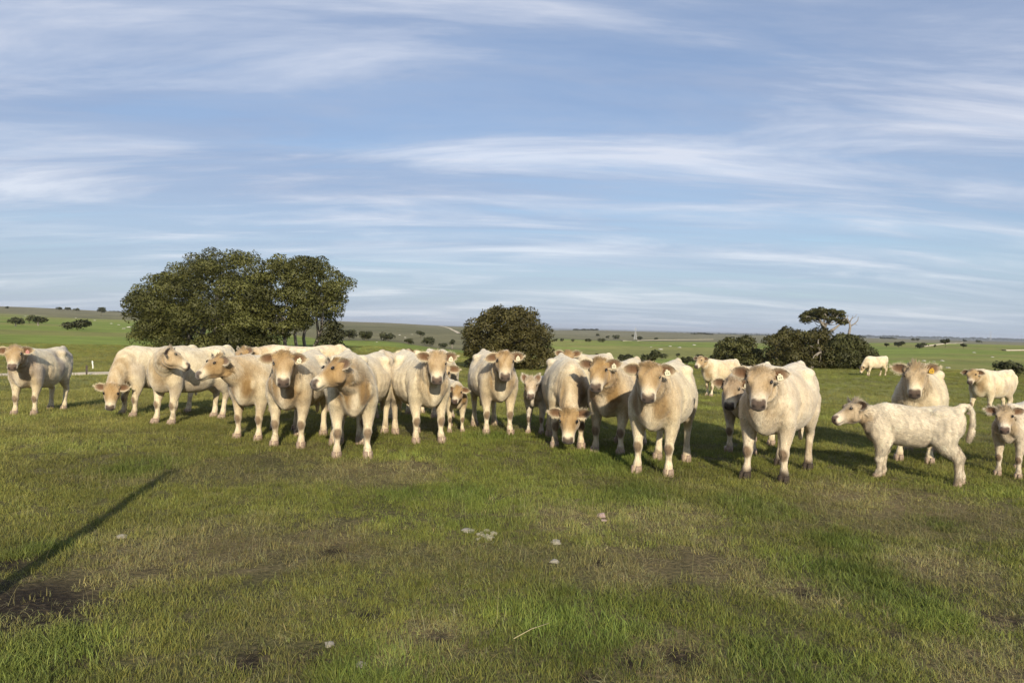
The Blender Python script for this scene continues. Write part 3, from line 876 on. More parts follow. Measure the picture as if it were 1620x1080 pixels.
def hoof_mesh(name, mat):
    g = Geo()
    for sg in (1, -1):
        secs = []
        for z, xf, xb, w in ((.082, .045, -.055, .026), (.05, .058, -.058, .030), (.0, .078, -.060, .033), (-.006, .070, -.055, .028)):
            ring = []
            for k in range(12):
                th = 2 * math.pi * k / 12
                cx = (xf + xb) / 2 + (xf - xb) / 2 * math.cos(th)
                wy = w * (1 - .28 * max(0, math.cos(th)) ** 2)
                ring.append(np.array([cx, sg * .031 + wy * math.sin(th) - sg * .008 * max(0, math.cos(th)), z]))
            secs.append(ring)
        V, F = ring_loft(secs[::-1]); g.add(V, F)
    return g.mesh(name, mat)
HOOF = hoof_mesh('hoof', M_HOOF); HOOFM = hoof_mesh('hoof_muddy', M_MUD)
EYE = np_mesh('eye', *ellipsoid((0, 0, 0), (1, 1, 1), 12, 8), M_EYE)
def tag_mesh(colour):
    g = Geo()
    # local x across, z down the plate, y out of the ear
    out_ = [(-.012, .03), (.012, .03), (.016, .012), (.033, .004), (.035, -.05), (.0, -.056), (-.035, -.05), (-.033, .004), (-.016, .012)]
    V = [(x, .004, z) for x, z in out_] + [(x, -.002, z) for x, z in out_]
    k = len(out_)
    F = [tuple(range(k)), tuple(range(2 * k - 1, k - 1, -1))] + [(i, i + k, (i + 1) % k + k, (i + 1) % k) for i in range(k)]
    g.add(V, F)
    g.add(*ellipsoid((0, .006, .018), (.010, .005, .010), 8, 6))
    return g.mesh('ear_tag_' + colour, M_TAGS[colour], False)
TAGM = {k: tag_mesh(k) for k in M_TAGS}
def print_mesh():
    g = Geo()
    for (x, z, w, h) in ((-.014, -.022, .004, .024), (-.008, -.014, .010, .004), (-.008, -.030, .010, .004), (.012, -.022, .004, .024), (.006, -.020, .008, .004)):
        g.add([(x - w / 2, .0065, z - h / 2), (x + w / 2, .0065, z - h / 2), (x + w / 2, .0065, z + h / 2), (x - w / 2, .0065, z + h / 2)], [(0, 1, 2, 3)])
    return g.mesh('tag_number', M_PRINT, False)
PRINTM = print_mesh()

BASE_L = 1.01   # front foot to hind foot
def place_cow(c):
    s = c['s']
    if 'depth' in c: Fp = at_depth(c['F'][0], c['depth'])
    else: Fp = gnd(*c['F'])
    psi = math.radians(c['psi'])
    h = np.array([math.sin(psi), -math.cos(psi)])
    mid = Fp[:2] - h * .42 * s
    z = .5 * (hz(*(mid + h * .42 * s)) + hz(*(mid - h * .60 * s))) - .008
    slope = math.atan2(hz(*(mid + h * .42 * s)) - hz(*(mid - h * .60 * s)), 1.03 * s)
    headp = mid + h * .9 * s
    face = math.degrees(math.atan2(-headp[0], headp[1])) + c['look']
    c['hyaw'] = (face - c['psi'] + 180) % 360 - 180
    dist = float(np.hypot(*mid))
    c.setdefault('vox', .0165 if dist < 10.6 else (.019 if dist < 16 else .03))
    c.setdefault('fur', 30000 if dist < 10.6 else (22000 if dist < 16 else 9000))
    D = build_cow(c)
    root = empty('calf' if c.get('calf') else 'cow', (mid[0], mid[1], z), psi - math.pi / 2, s)
    root.rotation_euler = (0, -slope, psi - math.pi / 2)
    tag(root, c['label'], 'calf' if c.get('calf') else 'cow', 'pale calves in the herd' if c.get('calf') else 'pale cattle standing in the pasture')
    obj('body', D['body'], root)
    fo = obj('coat_hair', D['fur'], root); tag(fo, kind='stuff')
    u, v, sd = D['axes']
    for i, e in enumerate(D['eyes']):
        o = obj('eye', EYE, root)
        R = Matrix(((u[0], sd[0], v[0]), (u[1], sd[1], v[1]), (u[2], sd[2], v[2]))).to_4x4()
        o.matrix_local = Matrix.Translation(Vector(e)) @ R @ Matrix.Diagonal((.029 * D['hs'], .021 * D['hs'], .018 * D['hs'], 1))
    for hp_ in D['hooves']:
        o = obj('hoof', HOOFM if c.get('mud') else HOOF, root); o.location = (hp_[0], hp_[1], .006)
        o.rotation_euler = (0, 0, random.uniform(-.15, .15))
    for side, colr in c.get('tags', []):
        p, e, nrm = D['tags'][0 if side == 'L' else 1]
        o = obj('ear_tag', TAGM[colr], root)
        # plate hangs down, faces out of the ear
        y = Vector(nrm).normalized(); zz = Vector((0, 0, 1)); zz = (zz - y * zz.dot(y)).normalized(); x = y.cross(zz)
        o.matrix_local = Matrix.Translation(Vector(p)) @ Matrix(((x[0], y[0], zz[0]), (x[1], y[1], zz[1]), (x[2], y[2], zz[2]))).to_4x4() @ Matrix.Rotation(random.uniform(-.3, .3), 4, 'Y') @ Matrix.Scale(.80, 4)
        q = obj('tag_number', PRINTM, o)
    return root

# ------------------------------------------------------------------ trees
def leaf_mesh(name, lobes, n, size, seed, base=(.098, .104, .030), var=.36, fill=.3, warm=.25, outw=.6):
    """lobes: (centre, (rx,ry,rz)); n leaf sprays shared out by lobe surface"""
    r = np.random.default_rng(seed)
    A = np.array([(l[1][0] * l[1][1] + l[1][0] * l[1][2] + l[1][1] * l[1][2]) for l in lobes]); A = A / A.sum()
    pick = r.choice(len(lobes), n, p=A)
    Cc = np.array([l[0] for l in lobes], float)[pick]; Rr = np.array([l[1] for l in lobes], float)[pick]
    d = r.normal(0, 1, (n, 3)); d /= np.linalg.norm(d, axis=1)[:, None]
    # the underside of a clump is thinner
    d[:, 2] = np.where((d[:, 2] < -.3) & (r.random(n) < .6), -d[:, 2], d[:, 2])
    rad = np.where(r.random(n) < fill, r.uniform(.25, .85, n), r.uniform(.82, 1.12, n))
    lum = .80 + .36 * vnoise(d[:, 0] * 2.3 + pick * 7.1, d[:, 2] * 2.3 + d[:, 1] * 1.7, 3)
    P = Cc + d * Rr * (rad * lum)[:, None]
    N = unit_rows(d / Rr)
    nr = unit_rows(N + r.normal(0, .75, (n, 3)))
    t1 = unit_rows(np.cross(nr, r.normal(0, 1, (n, 3)))); t2 = np.cross(nr, t1)
    sz = size * r.uniform(.6, 1.4, n)
    a = t1 * sz[:, None]; b = t2 * (sz * r.uniform(.35, .6, n))[:, None]
    bend = nr * (sz * r.uniform(-.25, .25, n))[:, None]
    NN = unit_rows(N * outw + nr * np.sign((nr * N).sum(1))[:, None] * (1 - outw))
    fl_ = (np.cross(a, b) * NN).sum(1) < 0
    b[fl_] *= -1
    V = np.stack([P - a, P - b * .9 + bend, P + a * .9, P + b + bend], 1).reshape(-1, 3)
    lobe_t = r.uniform(1 - var, 1 + var, len(lobes))[pick]
    lt = lobe_t * r.uniform(.7, 1.35, n)
    c = np.array(base)[None] * lt[:, None]
    wmix = (r.random(n) * warm)[:, None]
    c = c * (1 - wmix) + np.array([.10, .075, .022])[None] * lt[:, None] * wmix
    return np_mesh(name, V, np.arange(n * 4).reshape(-1, 4), M_LEAF, np.repeat(c, 4, axis=0), normals=np.repeat(NN, 4, axis=0))
def unit_rows(a): return a / (np.linalg.norm(a, axis=1)[:, None] + 1e-9)

def poly_dist(px, py, poly):
    """inside flag and distance to outline"""
    inside = False; dmin = 1e9
    n = len(poly)
    for i in range(n):
        x1, y1 = poly[i]; x2, y2 = poly[(i + 1) % n]
        if (y1 > py) != (y2 > py) and px < (x2 - x1) * (py - y1) / (y2 - y1) + x1: inside = not inside
        dx, dy = x2 - x1, y2 - y1
        t = max(0, min(1, ((px - x1) * dx + (py - y1) * dy) / (dx * dx + dy * dy + 1e-9)))
        dmin = min(dmin, math.hypot(px - x1 - t * dx, py - y1 - t * dy))
    return inside, dmin
def crown(poly, Y, depth, rlo, rhi, n, seed, flat=.75):
    """clumps filling a crown whose outline is known, rounded in depth"""
    r = np.random.default_rng(seed)
    xs = [p[0] for p in poly]; ys = [p[1] for p in poly]
    cx, hw = (min(xs) + max(xs)) / 2, (max(xs) - min(xs)) / 2
    L = []; tries = 0
    while len(L) < n and tries < 9000:
        tries += 1
        x, y = r.uniform(min(xs), max(xs)), r.uniform(min(ys), max(ys))
        rr = r.uniform(rlo, rhi)
        rp = rr * FPX / Y
        ins, dd = poly_dist(x, y, poly)
        if not ins or dd < rp * .62: continue
        ty = (max(ys) - y) / (max(ys) - min(ys))
        hd_ = depth * math.sqrt(max(.04, 1 - ((x - cx) / hw) ** 2)) * math.sqrt(max(.05, 1 - max(0, ty - .3) ** 2 * 1.7))
        yy = Y + hd_ * (r.choice([-1, 1]) * r.uniform(.35, 1.0))
        p = CAMP + ray(x, y) * yy
        if any(np.linalg.norm(p - q[0]) < .62 * (rr + q[1][0]) * .8 for q in L): continue
        L.append((p, (rr, rr, rr * flat)))
    return L
def limb(g, a, b, ra, rb, r, bow=.15, n=6, col=None):
    a, b = np.array(a, float), np.array(b, float)
    ln = np.linalg.norm(b - a)
    k = r.normal(0, 1, 3) * bow * ln
    pts = [a + (b - a) * t + k * math.sin(math.pi * t) + r.normal(0, .02 * ln, 3) * (0 < t < 1) for t in np.linspace(0, 1, n)]
    g.tube(pts, [ra + (rb - ra) * t ** .8 for t in np.linspace(0, 1, n)], 6, (0.3, 1, .2))
    return pts
def tree(name, label, cat, foot, lobes, nleaf, size, seed, trunks, mat=None, tr=.22, nlimb=12, group=None, **kw):
    """root at the base; each trunk: (foot point, fork point)"""
    r = np.random.default_rng(seed + 99)
    root = empty(name, foot); tag(root, label, cat, group)
    b = np.array(foot, float)
    me = leaf_mesh('crown', [(np.array(c) - b, R) for c, R in lobes], nleaf, size, seed, **kw)
    obj('crown', me, root)
    forks = []
    for i, (f, k) in enumerate(trunks):
        g = Geo()
        f = np.array(f, float) - b; k = np.array(k, float) - b
        f = f + np.array([0, 0, -.12])
        limb(g, f, k, tr, tr * .6, r, .07, 7)
        forks.append(k)
        near_ = sorted(lobes, key=lambda l: np.linalg.norm(np.array(l[0]) - b - k) + r.uniform(0, 2))[:max(1, nlimb // len(trunks))]
        for c, R in near_:
            limb(g, k, np.array(c) - b + np.array([0, 0, .2 * R[2]]), tr * .5, tr * .12, r, .12)
        obj('trunk', g.mesh('trunk', mat or M_BARK), root)
    return root

def far_tree(px, py, w, h, kind, label, seed, dens=1.0, cat='tree', group=None):
    """a tree or bush on the far pastures, standing where its foot shows; w, h in pixels"""
    b = gnd(px, py, 20)
    if b is None: return None
    d = b[1]; wm, hm = w * d / FPX, h * d / FPX
    r = np.random.default_rng(seed)
    lobes = []
    bottom = .0 if kind == 'bush' else (.30 if kind == 'tree' else .12)
    k = {'bush': 9, 'tree': 8, 'thin': 9}[kind]
    for i in range(k):
        a = 2 * math.pi * i / k * 2.4 + r.uniform(0, .6); q = math.sqrt(r.random()) * .34
        zc = bottom + (1 - bottom) * r.uniform(.28, .70) * (1 - .9 * q * q)
        rr = wm * r.uniform(.15, .24) * (1 if kind != 'thin' else .8)
        lobes.append((b + np.array([math.cos(a) * q * wm, math.sin(a) * q * wm, zc * hm]), (rr, rr, min(rr * .8, hm * (1 - bottom) * .36))))
    n = int(np.clip(w * h * 3.2 * dens, 160, 1500) * (.55 if kind == 'thin' else 1))
    sz = max(wm * .045, 1.1 * d / FPX)
    ftops = [b + np.array([r.uniform(-.08, .08) * wm, r.uniform(-.05, .05) * wm, hm * (bottom + .25)]) for _ in range(1 if kind != 'thin' else 3)]
    return tree('bush' if cat == 'bush' else 'tree', label, cat, b, lobes, n, sz, seed, [(b + np.array([r.uniform(-.05, .05) * wm, 0, 0]), f) for f in ftops],
                mat=M_BARKD if kind != 'thin' else M_BARK, tr=max(.06, wm * .02), nlimb=6, group=group, base=(.050, .058, .024), warm=.2, fill=.35)

# --- the large spreading tree and its neighbour with bare pale trunks
def P3(px, py, Y): return CAMP + ray(px, py) * Y
TY = 58.0
polyA = [(196, 492), (203, 470), (222, 448), (243, 432), (262, 426), (285, 410), (318, 396), (350, 390), (390, 393), (410, 404), (418, 430), (432, 470), (436, 520), (425, 556),
         (360, 572), (320, 566), (262, 560), (225, 552), (205, 540), (214, 515), (200, 505)]
lobA = crown(polyA, TY, 7.0, .70, 1.30, 150, 3)
bA = at_depth(318, TY)
tree('spreading_tree', 'broad dome-shaped dark olive tree with foliage down to the grass', 'tree', bA, lobA, 105000, .085, 5,
     [(at_depth(300, TY), P3(292, 520, TY)), (at_depth(316, TY + 1), P3(326, 500, TY + 1)), (at_depth(328, TY - 1), P3(352, 510, TY - 1))], tr=.30, nlimb=36, warm=.28, var=.4)
polyB = [(398, 440), (402, 408), (425, 404), (448, 402), (470, 404), (492, 406), (512, 404), (520, 415), (540, 424), (556, 436), (566, 447), (556, 458), (544, 466), (548, 486), (536, 508), (514, 510), (496, 520), (470, 530), (440, 545), (405, 540), (400, 480)]
lobB = crown(polyB, TY - 1, 4.5, .50, 1.0, 105, 8)
bB = at_depth(480, TY - 1)
tree('bare_trunked_tree', 'olive tree with open crown on slender pale bare trunks', 'tree', bB, lobB, 46000, .085, 6,
     [(at_depth(452, TY - 1), P3(440, 500, TY - 1)), (at_depth(476, TY), P3(470, 495, TY)), (at_depth(489, TY - 1), P3(494, 488, TY - 1)), (at_depth(497, TY - .5), P3(512, 480, TY - .5)),
      (at_depth(484, TY + 1), P3(480, 478, TY + 1))], tr=.16, nlimb=40, warm=.28, fill=.2)
polyC = [(508, 520), (525, 500), (541, 512), (546, 535), (541, 556), (515, 562), (500, 550)]
lobC = crown(polyC, TY - 2, 1.6, .35, .6, 22, 12)
tree('shrub', 'loose grey-green shrub growing at the foot of the bare pale trunks', 'shrub', at_depth(522, TY - 2), lobC, 3200, .10, 7, [(at_depth(522, TY - 2), P3(522, 535, TY - 2))], tr=.07, nlimb=8, base=(.065, .07, .03))
polyC2 = [(385, 556), (388, 530), (410, 520), (440, 535), (450, 556), (430, 566), (400, 566)]
tree('shrub', 'dense green shrub filling the gap between the two large trees', 'shrub', at_depth(415, TY - 3), crown(polyC2, TY - 3, 1.6, .4, .7, 22, 13), 3600, .10, 9, [(at_depth(415, TY - 3), P3(415, 545, TY - 3))], tr=.07, nlimb=8, base=(.05, .06, .02))
# --- the round dense bush
RY = 44.0
polyR = [(730, 590), (728, 545), (733, 522), (744, 506), (762, 494), (782, 487), (800, 485), (816, 488), (832, 487), (848, 496), (862, 508), (872, 524), (876, 545), (874, 590)]
lobR = crown(polyR, RY, 2.5, .40, .66, 110, 21, .9)
tree('round_bush', 'tall round dome of dense dark foliage standing alone', 'bush', at_depth(802, RY), lobR, 44000, .070, 22,
     [(at_depth(795, RY), P3(795, 545, RY)), (at_depth(810, RY), P3(815, 545, RY))], mat=M_BARKD, tr=.14, nlimb=16, base=(.082, .076, .025), warm=.45, fill=.25, var=.3)
# --- thicket on the right
QY = 62.0
poly1 = [(1122, 590), (1124, 556), (1136, 540), (1152, 531), (1165, 530), (1180, 528), (1194, 534), (1203, 552), (1204, 590)]
tree('thicket_tree', 'low bushy tree with two rounded tops at the end of the thicket', 'tree', at_depth(1165, QY), crown(poly1, QY, 2.2, .35, .7, 60, 31), 15000, .09, 32,
     [(at_depth(1150, QY), P3(1150, 560, QY)), (at_depth(1182, QY), P3(1184, 560, QY))], tr=.12, nlimb=14, base=(.074, .078, .026), warm=.3)
poly2 = [(1196, 590), (1198, 566), (1206, 545), (1214, 530), (1228, 526), (1240, 518), (1258, 515), (1276, 521), (1296, 519), (1316, 524), (1330, 545), (1330, 590)]
tree('thicket_tree', 'dark wide scrubby tree with pale crooked branches below the gnarled crown', 'tree', at_depth(1255, QY - 1), crown(poly2, QY - 1, 3.0, .35, .85, 95, 41), 26000, .09, 42,
     [(at_depth(1235, QY - 1), P3(1228, 555, QY - 1)), (at_depth(1262, QY - 2), P3(1275, 556, QY - 2)), (at_depth(1285, QY - 3), P3(1298, 556, QY - 3))], tr=.15, nlimb=22, base=(.076, .074, .024), warm=.45)
poly3 = [(1290, 592), (1300, 560), (1308, 538), (1322, 530), (1336, 525), (1350, 529), (1362, 534), (1372, 545), (1388, 554), (1396, 570), (1394, 592)]
tree('thicket_tree', 'dark dense bushy tree beside the far grazing cow', 'tree', at_depth(1350, QY - 1), crown(poly3, QY - 1, 2.6, .35, .8, 80, 51), 22000, .09, 52,
     [(at_depth(1335, QY - 1), P3(1330, 560, QY - 1)), (at_depth(1362, QY - 1), P3(1368, 565, QY - 1))], tr=.14, nlimb=18, base=(.062, .068, .024), warm=.25)
# gnarled tree rising out of the thicket
def gnarled():
    Yg = QY + 3.2
    b = at_depth(1288, Yg); root = empty('gnarled_tree', b)
    tag(root, 'gnarled sparse tree with twisted pale limbs rising above the thicket', 'tree')
    r = np.random.default_rng(77); g = Geo()
    tolo = lambda x, y, dy=0: P3(x, y, Yg + dy) - b
    def path(pp, r1, r2):
        pts = [tolo(*p) for p in pp]; g.tube(pts, list(np.linspace(r1, r2, len(pts))), 7, (.3, 1, .2)); return pts
    path([(1281, 592), (1290, 572), (1300, 556), (1297, 542), (1306, 530), (1304, 518)], .24, .17)
    path([(1304, 518), (1298, 508), (1288, 500), (1280, 496, .6)], .15, .05)
    path([(1304, 518), (1310, 508), (1306, 498), (1300, 492, -.5)], .14, .04)
    path([(1306, 528), (1320, 520), (1330, 512), (1337, 504, .5)], .14, .04)
    path([(1310, 510), (1322, 503), (1328, 496, -.4)], .09, .03)
    path([(1290, 503), (1278, 506), (1270, 504, -.5)], .08, .03)
    path([(1300, 543), (1316, 536), (1328, 528), (1333, 530)], .10, .03)
    for k in range(26):
        x, y = r.uniform(1270, 1338), r.uniform(492, 512)
        x0, y0 = [(1290, 502), (1306, 500), (1322, 504), (1304, 514)][r.integers(4)]
        limb(g, tolo(x0, y0), tolo(x, y, r.uniform(-1.6, 1.6)), .05, .012, r, .2)
    obj('trunk', g.mesh('trunk', M_BARK), root)
    lob = []
    for x, y, rr in ((1272, 501, .45), (1276, 508, .40), (1281, 496, .45), (1289, 492, .45), (1298, 491, .45), (1307, 493, .42), (1316, 493, .42), (1324, 496, .40), (1331, 501, .38), (1336, 507, .35),
                     (1285, 504, .30), (1300, 500, .28), (1318, 503, .28), (1327, 511, .28), (1333, 512, .28)):
        lob.append((tolo(x, y, r.uniform(-1.5, 1.5)), (rr, rr, rr * .6)))
    for _ in range(26):
        x, y = r.uniform(1268, 1340), r.uniform(490, 506); y += abs(x - 1304) * .16
        rr = r.uniform(.22, .38); lob.append((tolo(x, y, r.uniform(-2, 2)), (rr, rr, rr * .6)))
    obj('crown', leaf_mesh('crown', lob, 8500, .08, 78, base=(.08, .082, .03), fill=.4), root)
gnarled()
def dead_tree():
    Yg = QY + 2.5
    b = at_depth(1344, Yg); root = empty('dead_tree', b)
    tag(root, 'bare dead tree with forked grey twigs above the thicket', 'tree')
    g = Geo(); r = np.random.default_rng(5)
    tolo = lambda x, y, dy=0: P3(x, y, Yg + dy) - b
    def path(pp, r1, r2): g.tube([tolo(*p) for p in pp], list(np.linspace(r1, r2, len(pp))), 6, (.3, 1, .2))
    path([(1343, 592), (1344, 560), (1343, 528), (1345, 518), (1344, 510)], .16, .07)
    path([(1344, 512), (1340, 504), (1342, 498, .3)], .06, .02); path([(1345, 516), (1352, 512), (1357, 507), (1358, 501, -.4)], .06, .02)
    path([(1344, 510), (1348, 503), (1349, 499, .5)], .05, .02); path([(1341, 505), (1336, 502), (1333, 503, -.3)], .04, .015); path([(1352, 512), (1356, 514, .4)], .03, .012)
    path([(1347, 504), (1353, 501), (1355, 497)], .03, .012); path([(1342, 500), (1338, 497)], .025, .012)
    obj('trunk', g.mesh('trunk', M_BARK), root)
dead_tree()

FAR = [  # px, foot py, width, height, kind, category, label
    (24, 516, 32, 15, 'thin', 'bush', 'sparse twiggy bush on the green slope beyond the track'),
    (60, 515, 34, 17, 'thin', 'tree', 'sparse flat-topped small tree next to the twiggy bush on the slope'),
    (123, 522, 44, 16, 'bush', 'bush', 'dense low dark mound of bush on the green slope beyond the track'),
    (160, 500, 14, 16, 'tree', 'tree', 'small lone round-headed tree below the bare skyline hill'),
    (11, 488, 6, 4, 'bush', 'tree', 'tiny single tree on the crest of the bare skyline hill'),
    (94, 491, 9, 6, 'bush', 'tree', 'small tree of the three-tree clump on the bare skyline hill'),
    (108, 491, 10, 5, 'bush', 'tree', 'small tree of the three-tree clump on the bare skyline hill'),
    (121, 492, 9, 5, 'bush', 'tree', 'small tree of the three-tree clump on the bare skyline hill'),
    (553, 538, 26, 19, 'bush', 'bush', 'dark bush just beyond the bare-trunked tree behind the green rise'),
    (578, 539, 26, 17, 'bush', 'bush', 'low broad bush at the end of the row behind the green rise'),
    (613, 539, 26, 14, 'bush', 'bush', 'grey-green bush below the stony slope behind the green rise'),
    (646, 545, 16, 11, 'bush', 'bush', 'small squat bush in the hollow behind the green rise'),
    (665, 535, 16, 12, 'tree', 'tree', 'round-topped small tree on the stony slope above the hollow'),
    (677, 547, 26, 15, 'bush', 'bush', 'wide dark bush in the hollow below the round-topped tree'),
    (700, 550, 17, 8, 'bush', 'bush', 'flat low bush in the hollow beside the pale-stemmed tree'),
    (715, 551, 17, 16, 'thin', 'tree', 'small pale-stemmed tree in the hollow near the round dense bush'),
    (893, 576, 24, 18, 'bush', 'bush', 'dark bush in the valley close behind the round dense bush'),
    (946, 580, 28, 24, 'bush', 'tree', 'dark rounded tree at the near end of the valley tree row'),
    (968, 582, 26, 16, 'bush', 'bush', 'low dark bush in the middle of the valley tree row'),
    (988, 580, 34, 22, 'bush', 'tree', 'broad grey-green tree in the valley tree row'),
    (1010, 580, 24, 15, 'bush', 'bush', 'low bush joining two larger trees of the valley row'),
    (1030, 577, 34, 28, 'bush', 'tree', 'largest dark round tree of the valley row'),
    (1048, 570, 18, 13, 'bush', 'bush', 'small bush beside the largest tree of the valley row'),
    (1072, 566, 9, 9, 'tree', 'tree', 'tiny tree on the green hill above the valley row'),
    (1086, 578, 20, 22, 'bush', 'tree', 'dark tree in the valley by the head of the far standing cow'),
    (1104, 580, 24, 24, 'bush', 'tree', 'dark tree in the valley between far standing cow and thicket'),
    (878, 540, 8, 5, 'bush', 'bush', 'small bush at the end of the far hedge line by the round dense bush'),
    (889, 540, 8, 6, 'bush', 'bush', 'second small bush of the far hedge line by the round dense bush'),
    (906, 541, 6, 6, 'bush', 'bush', 'lone narrow bush in the far hedge line'),
    (930, 541, 12, 7, 'bush', 'bush', 'two-lobed bush in the far hedge line'),
    (951, 541, 15, 6, 'bush', 'bush', 'long low bush in the far hedge line'),
    (945, 532, 7, 5, 'bush', 'tree', 'small tree on the grey slope above the far hedge line'),
    (961, 535, 7, 5, 'bush', 'tree', 'small tree on the grey slope nearest the twin trees'),
    (974, 537, 13, 8, 'bush', 'tree', 'twin trees on the grey slope by the pylon'),
    (1001, 535, 5, 6, 'tree', 'tree', 'narrow tree at the foot of the pylon'),
    (1012, 538, 11, 7, 'bush', 'tree', 'round dark tree right beside the pylon'),
    (1038, 537, 7, 3, 'bush', 'bush', 'tiny flat bush along the pale line past the pylon'),
    (1402, 550, 9, 8, 'tree', 'tree', 'small round tree on the green valley floor past the thicket'),
    (1422, 550, 18, 12, 'bush', 'tree', 'wide tree on the green valley floor past the thicket'),
    (1444, 540, 7, 5, 'tree', 'tree', 'one of two small paired trees above the wide valley trees'),
    (1451, 540, 7, 5, 'tree', 'tree', 'one of two small paired trees above the wide valley trees'),
    (1456, 551, 22, 9, 'bush', 'tree', 'flat-topped pair of trees at the end of the far pale track'),
    (1494, 550, 16, 17, 'tree', 'tree', 'tallest lone tree beside the far pale track'),
    (1479, 549, 4, 5, 'bush', 'bush', 'tiny bush on the far pale track'),
    (1524, 552, 11, 10, 'tree', 'tree', 'lopsided tree with low side bush past the far pale track'),
    (1526, 540, 6, 3, 'bush', 'bush', 'dark dot of bush on the far ridge beside the flat hedge clump'),
    (1548, 542, 12, 4, 'bush', 'bush', 'flat dark hedge clump on the far ridge'),
    (1597, 598, 46, 34, 'bush', 'bush', 'dark low bush behind the walking cow at the pasture edge'),
]
for i, (px_, py_, w_, h_, kd, ct, lb) in enumerate(FAR):
    far_tree(px_, py_, w_, h_, kd, lb, 200 + i, cat=ct, group='clump of trees on the skyline hill' if 'three-tree' in lb else ('paired small trees in the valley' if 'paired' in lb else None))

# --- far windbreaks and the wooded skyline, which read as one mass each
def wood(name, label, px1, px2, py, h, n, seed, dist=None):
    r = np.random.default_rng(seed); lobes = []
    k = max(4, int(abs(px2 - px1) / 2.2))
    for i in range(k):
        t = (i + r.uniform(-.3, .3)) / (k - 1)
        x = px1 + (px2 - px1) * t
        if dist: b = at_depth(x, dist * r.uniform(.94, 1.06))
        else: b = gnd(x, py, 60)
        if b is None: continue
        d = b[1]; hm = h * d / FPX * r.uniform(.55, 1.15); wm = 2.6 * d / FPX
        lobes.append((b + np.array([0, 0, hm * .45]), (wm * r.uniform(.6, 1.2), wm, hm * .6)))
    b0 = lobes[len(lobes) // 2][0]
    me = leaf_mesh(name, [(np.array(c) - b0, R) for c, R in lobes], n, 1.1 * b0[1] / FPX, seed, base=(.05, .056, .03), fill=.3)
    o = obj(name, me, None, tuple(b0)); tag(o, label, 'trees', None, 'stuff')
wood('windbreak', 'thin dark windbreak on the far grey ridge', 909, 943, 522.0, 2.2, 700, 61, 1650)
wood('windbreak', 'thin dark windbreak on the far plain past the thicket', 1393, 1417, 537, 2.0, 500, 62, 1500)
wood('far_wood', 'long dark line of far woodland along the horizon', 1360, 1700, 532, 3.0, 5200, 63, 6200)
wood('far_wood', 'thin line of far woodland beyond the grey ridge', 1010, 1240, 525, 2.2, 2600, 64, 5200)
wood('far_wood', 'scattered far scrub over the grey hillside', 1095, 1125, 531, 2.0, 500, 65, 1300)
wood('hill_scrub', 'grey scrub along the crest of the bare skyline hill', 170, 190, 492, 2.0, 300, 66, 990)

# ------------------------------------------------------------------ tracks, posts, pylons, rocks
def gl(pp): return [gnd(*p) for p in pp]
ra_ = [at_depth(-260, 27.5), at_depth(-100, 28), at_depth(0, 28.6), at_depth(80, 29.4), at_depth(160, 30.4), at_depth(240, 32), at_depth(330, 36), at_depth(430, 42)]
track('farm_track', ra_, 2.8, .05, .8)
def far_track(pp, w):
    P = [p for p in gl(pp) if p is not None]
    track('dirt_track', P, w, .25, 6)
far_track([(696, 515.5), (704, 517), (712, 519.5), (720, 523.5), (727, 527.5)], 3.5)
far_track([(1455, 549), (1468, 547), (1484, 545), (1500, 543.4), (1522, 542.2)], 2.4)
far_track([(1588, 554.5), (1606, 554.3), (1640, 554)], 2.2)
far_track([(984, 539.5), (1010, 538.6), (1040, 537.8), (1080, 537.4), (1128, 537.0)], 1.8)

def post(name, label, base, h, r, mat, square=False, lean=0.0):
    root = empty(name, base); tag(root, label, 'post')
    g = Geo()
    if square:   # steel Y-section picket
        for a in (0, 2.09, 4.19):
            dx, dy = math.cos(a) * r, math.sin(a) * r
            n_ = (-math.sin(a) * r * .18, math.cos(a) * r * .18)
            V = []
            for z in (-.3, h):
                V += [(n_[0], n_[1], z), (-n_[0], -n_[1], z), (dx - n_[0], dy - n_[1], z), (dx + n_[0], dy + n_[1], z)]
            g.add(V, [(0, 3, 2, 1), (4, 5, 6, 7), (0, 1, 5, 4), (1, 2, 6, 5), (2, 3, 7, 6), (3, 0, 4, 7)])
    else:
        k = [(lean * t * h + .012 * math.sin(5 * t), .01 * math.cos(4 * t), -.3 * (1 - t) * (t == 0) + t * h) for t in (0, .2, .4, .6, .8, .96, 1)]
        g.tube(k, [r * 1.05, r, r * .97, r * 1.0, r * .95, r * .93, r * .7], 12, (0, 1, 0))
    obj('shaft', g.mesh('shaft', mat, False), root)
    if not square and r > .05:
        for z in (h * .45, h * .7, h * .88):
            g2 = Geo()
            ring = [(math.cos(a) * r * 1.08, math.sin(a) * r * 1.08, z) for a in np.linspace(0, 2 * math.pi, 13)]
            g2.tube(ring, [.004] * 13, 5, (0, 0, 1))
            obj('wire_tie', g2.mesh('wire_tie', M_STAR), root)
    elif not square:
        g2 = Geo(); g2.tube([(0, -.02, h * .8), (.05, -.03, h * .82), (.05, -.03, h * .88)], [.008] * 3, 6); obj('wire_hook', g2.mesh('wire_hook', mat), root)
    else:
        g2 = Geo(); g2.tube([(0, 0, h - .02), (0, 0, h + .03)], [r * .9, r * .8], 8); obj('cap', g2.mesh('cap', mat), root)
    return root
post('steel_post', 'thin dark steel fence post standing on the farm track edge', at_depth(137, 29.2), .34, .035, M_STAR, True)
post('tread_in_post', 'short white electric fence post on the green slope', at_depth(146.5, 35.5), .36, .03, M_WPOST)
# timber strainer post out of frame on the left; its shadow falls across the near grass
pb = np.array([-2.80, 3.45]); 
post('timber_post', 'weathered round timber fence post at the pasture corner', (pb[0], pb[1], hz(*pb)), 1.9, .055, M_TIMBER, lean=.01)

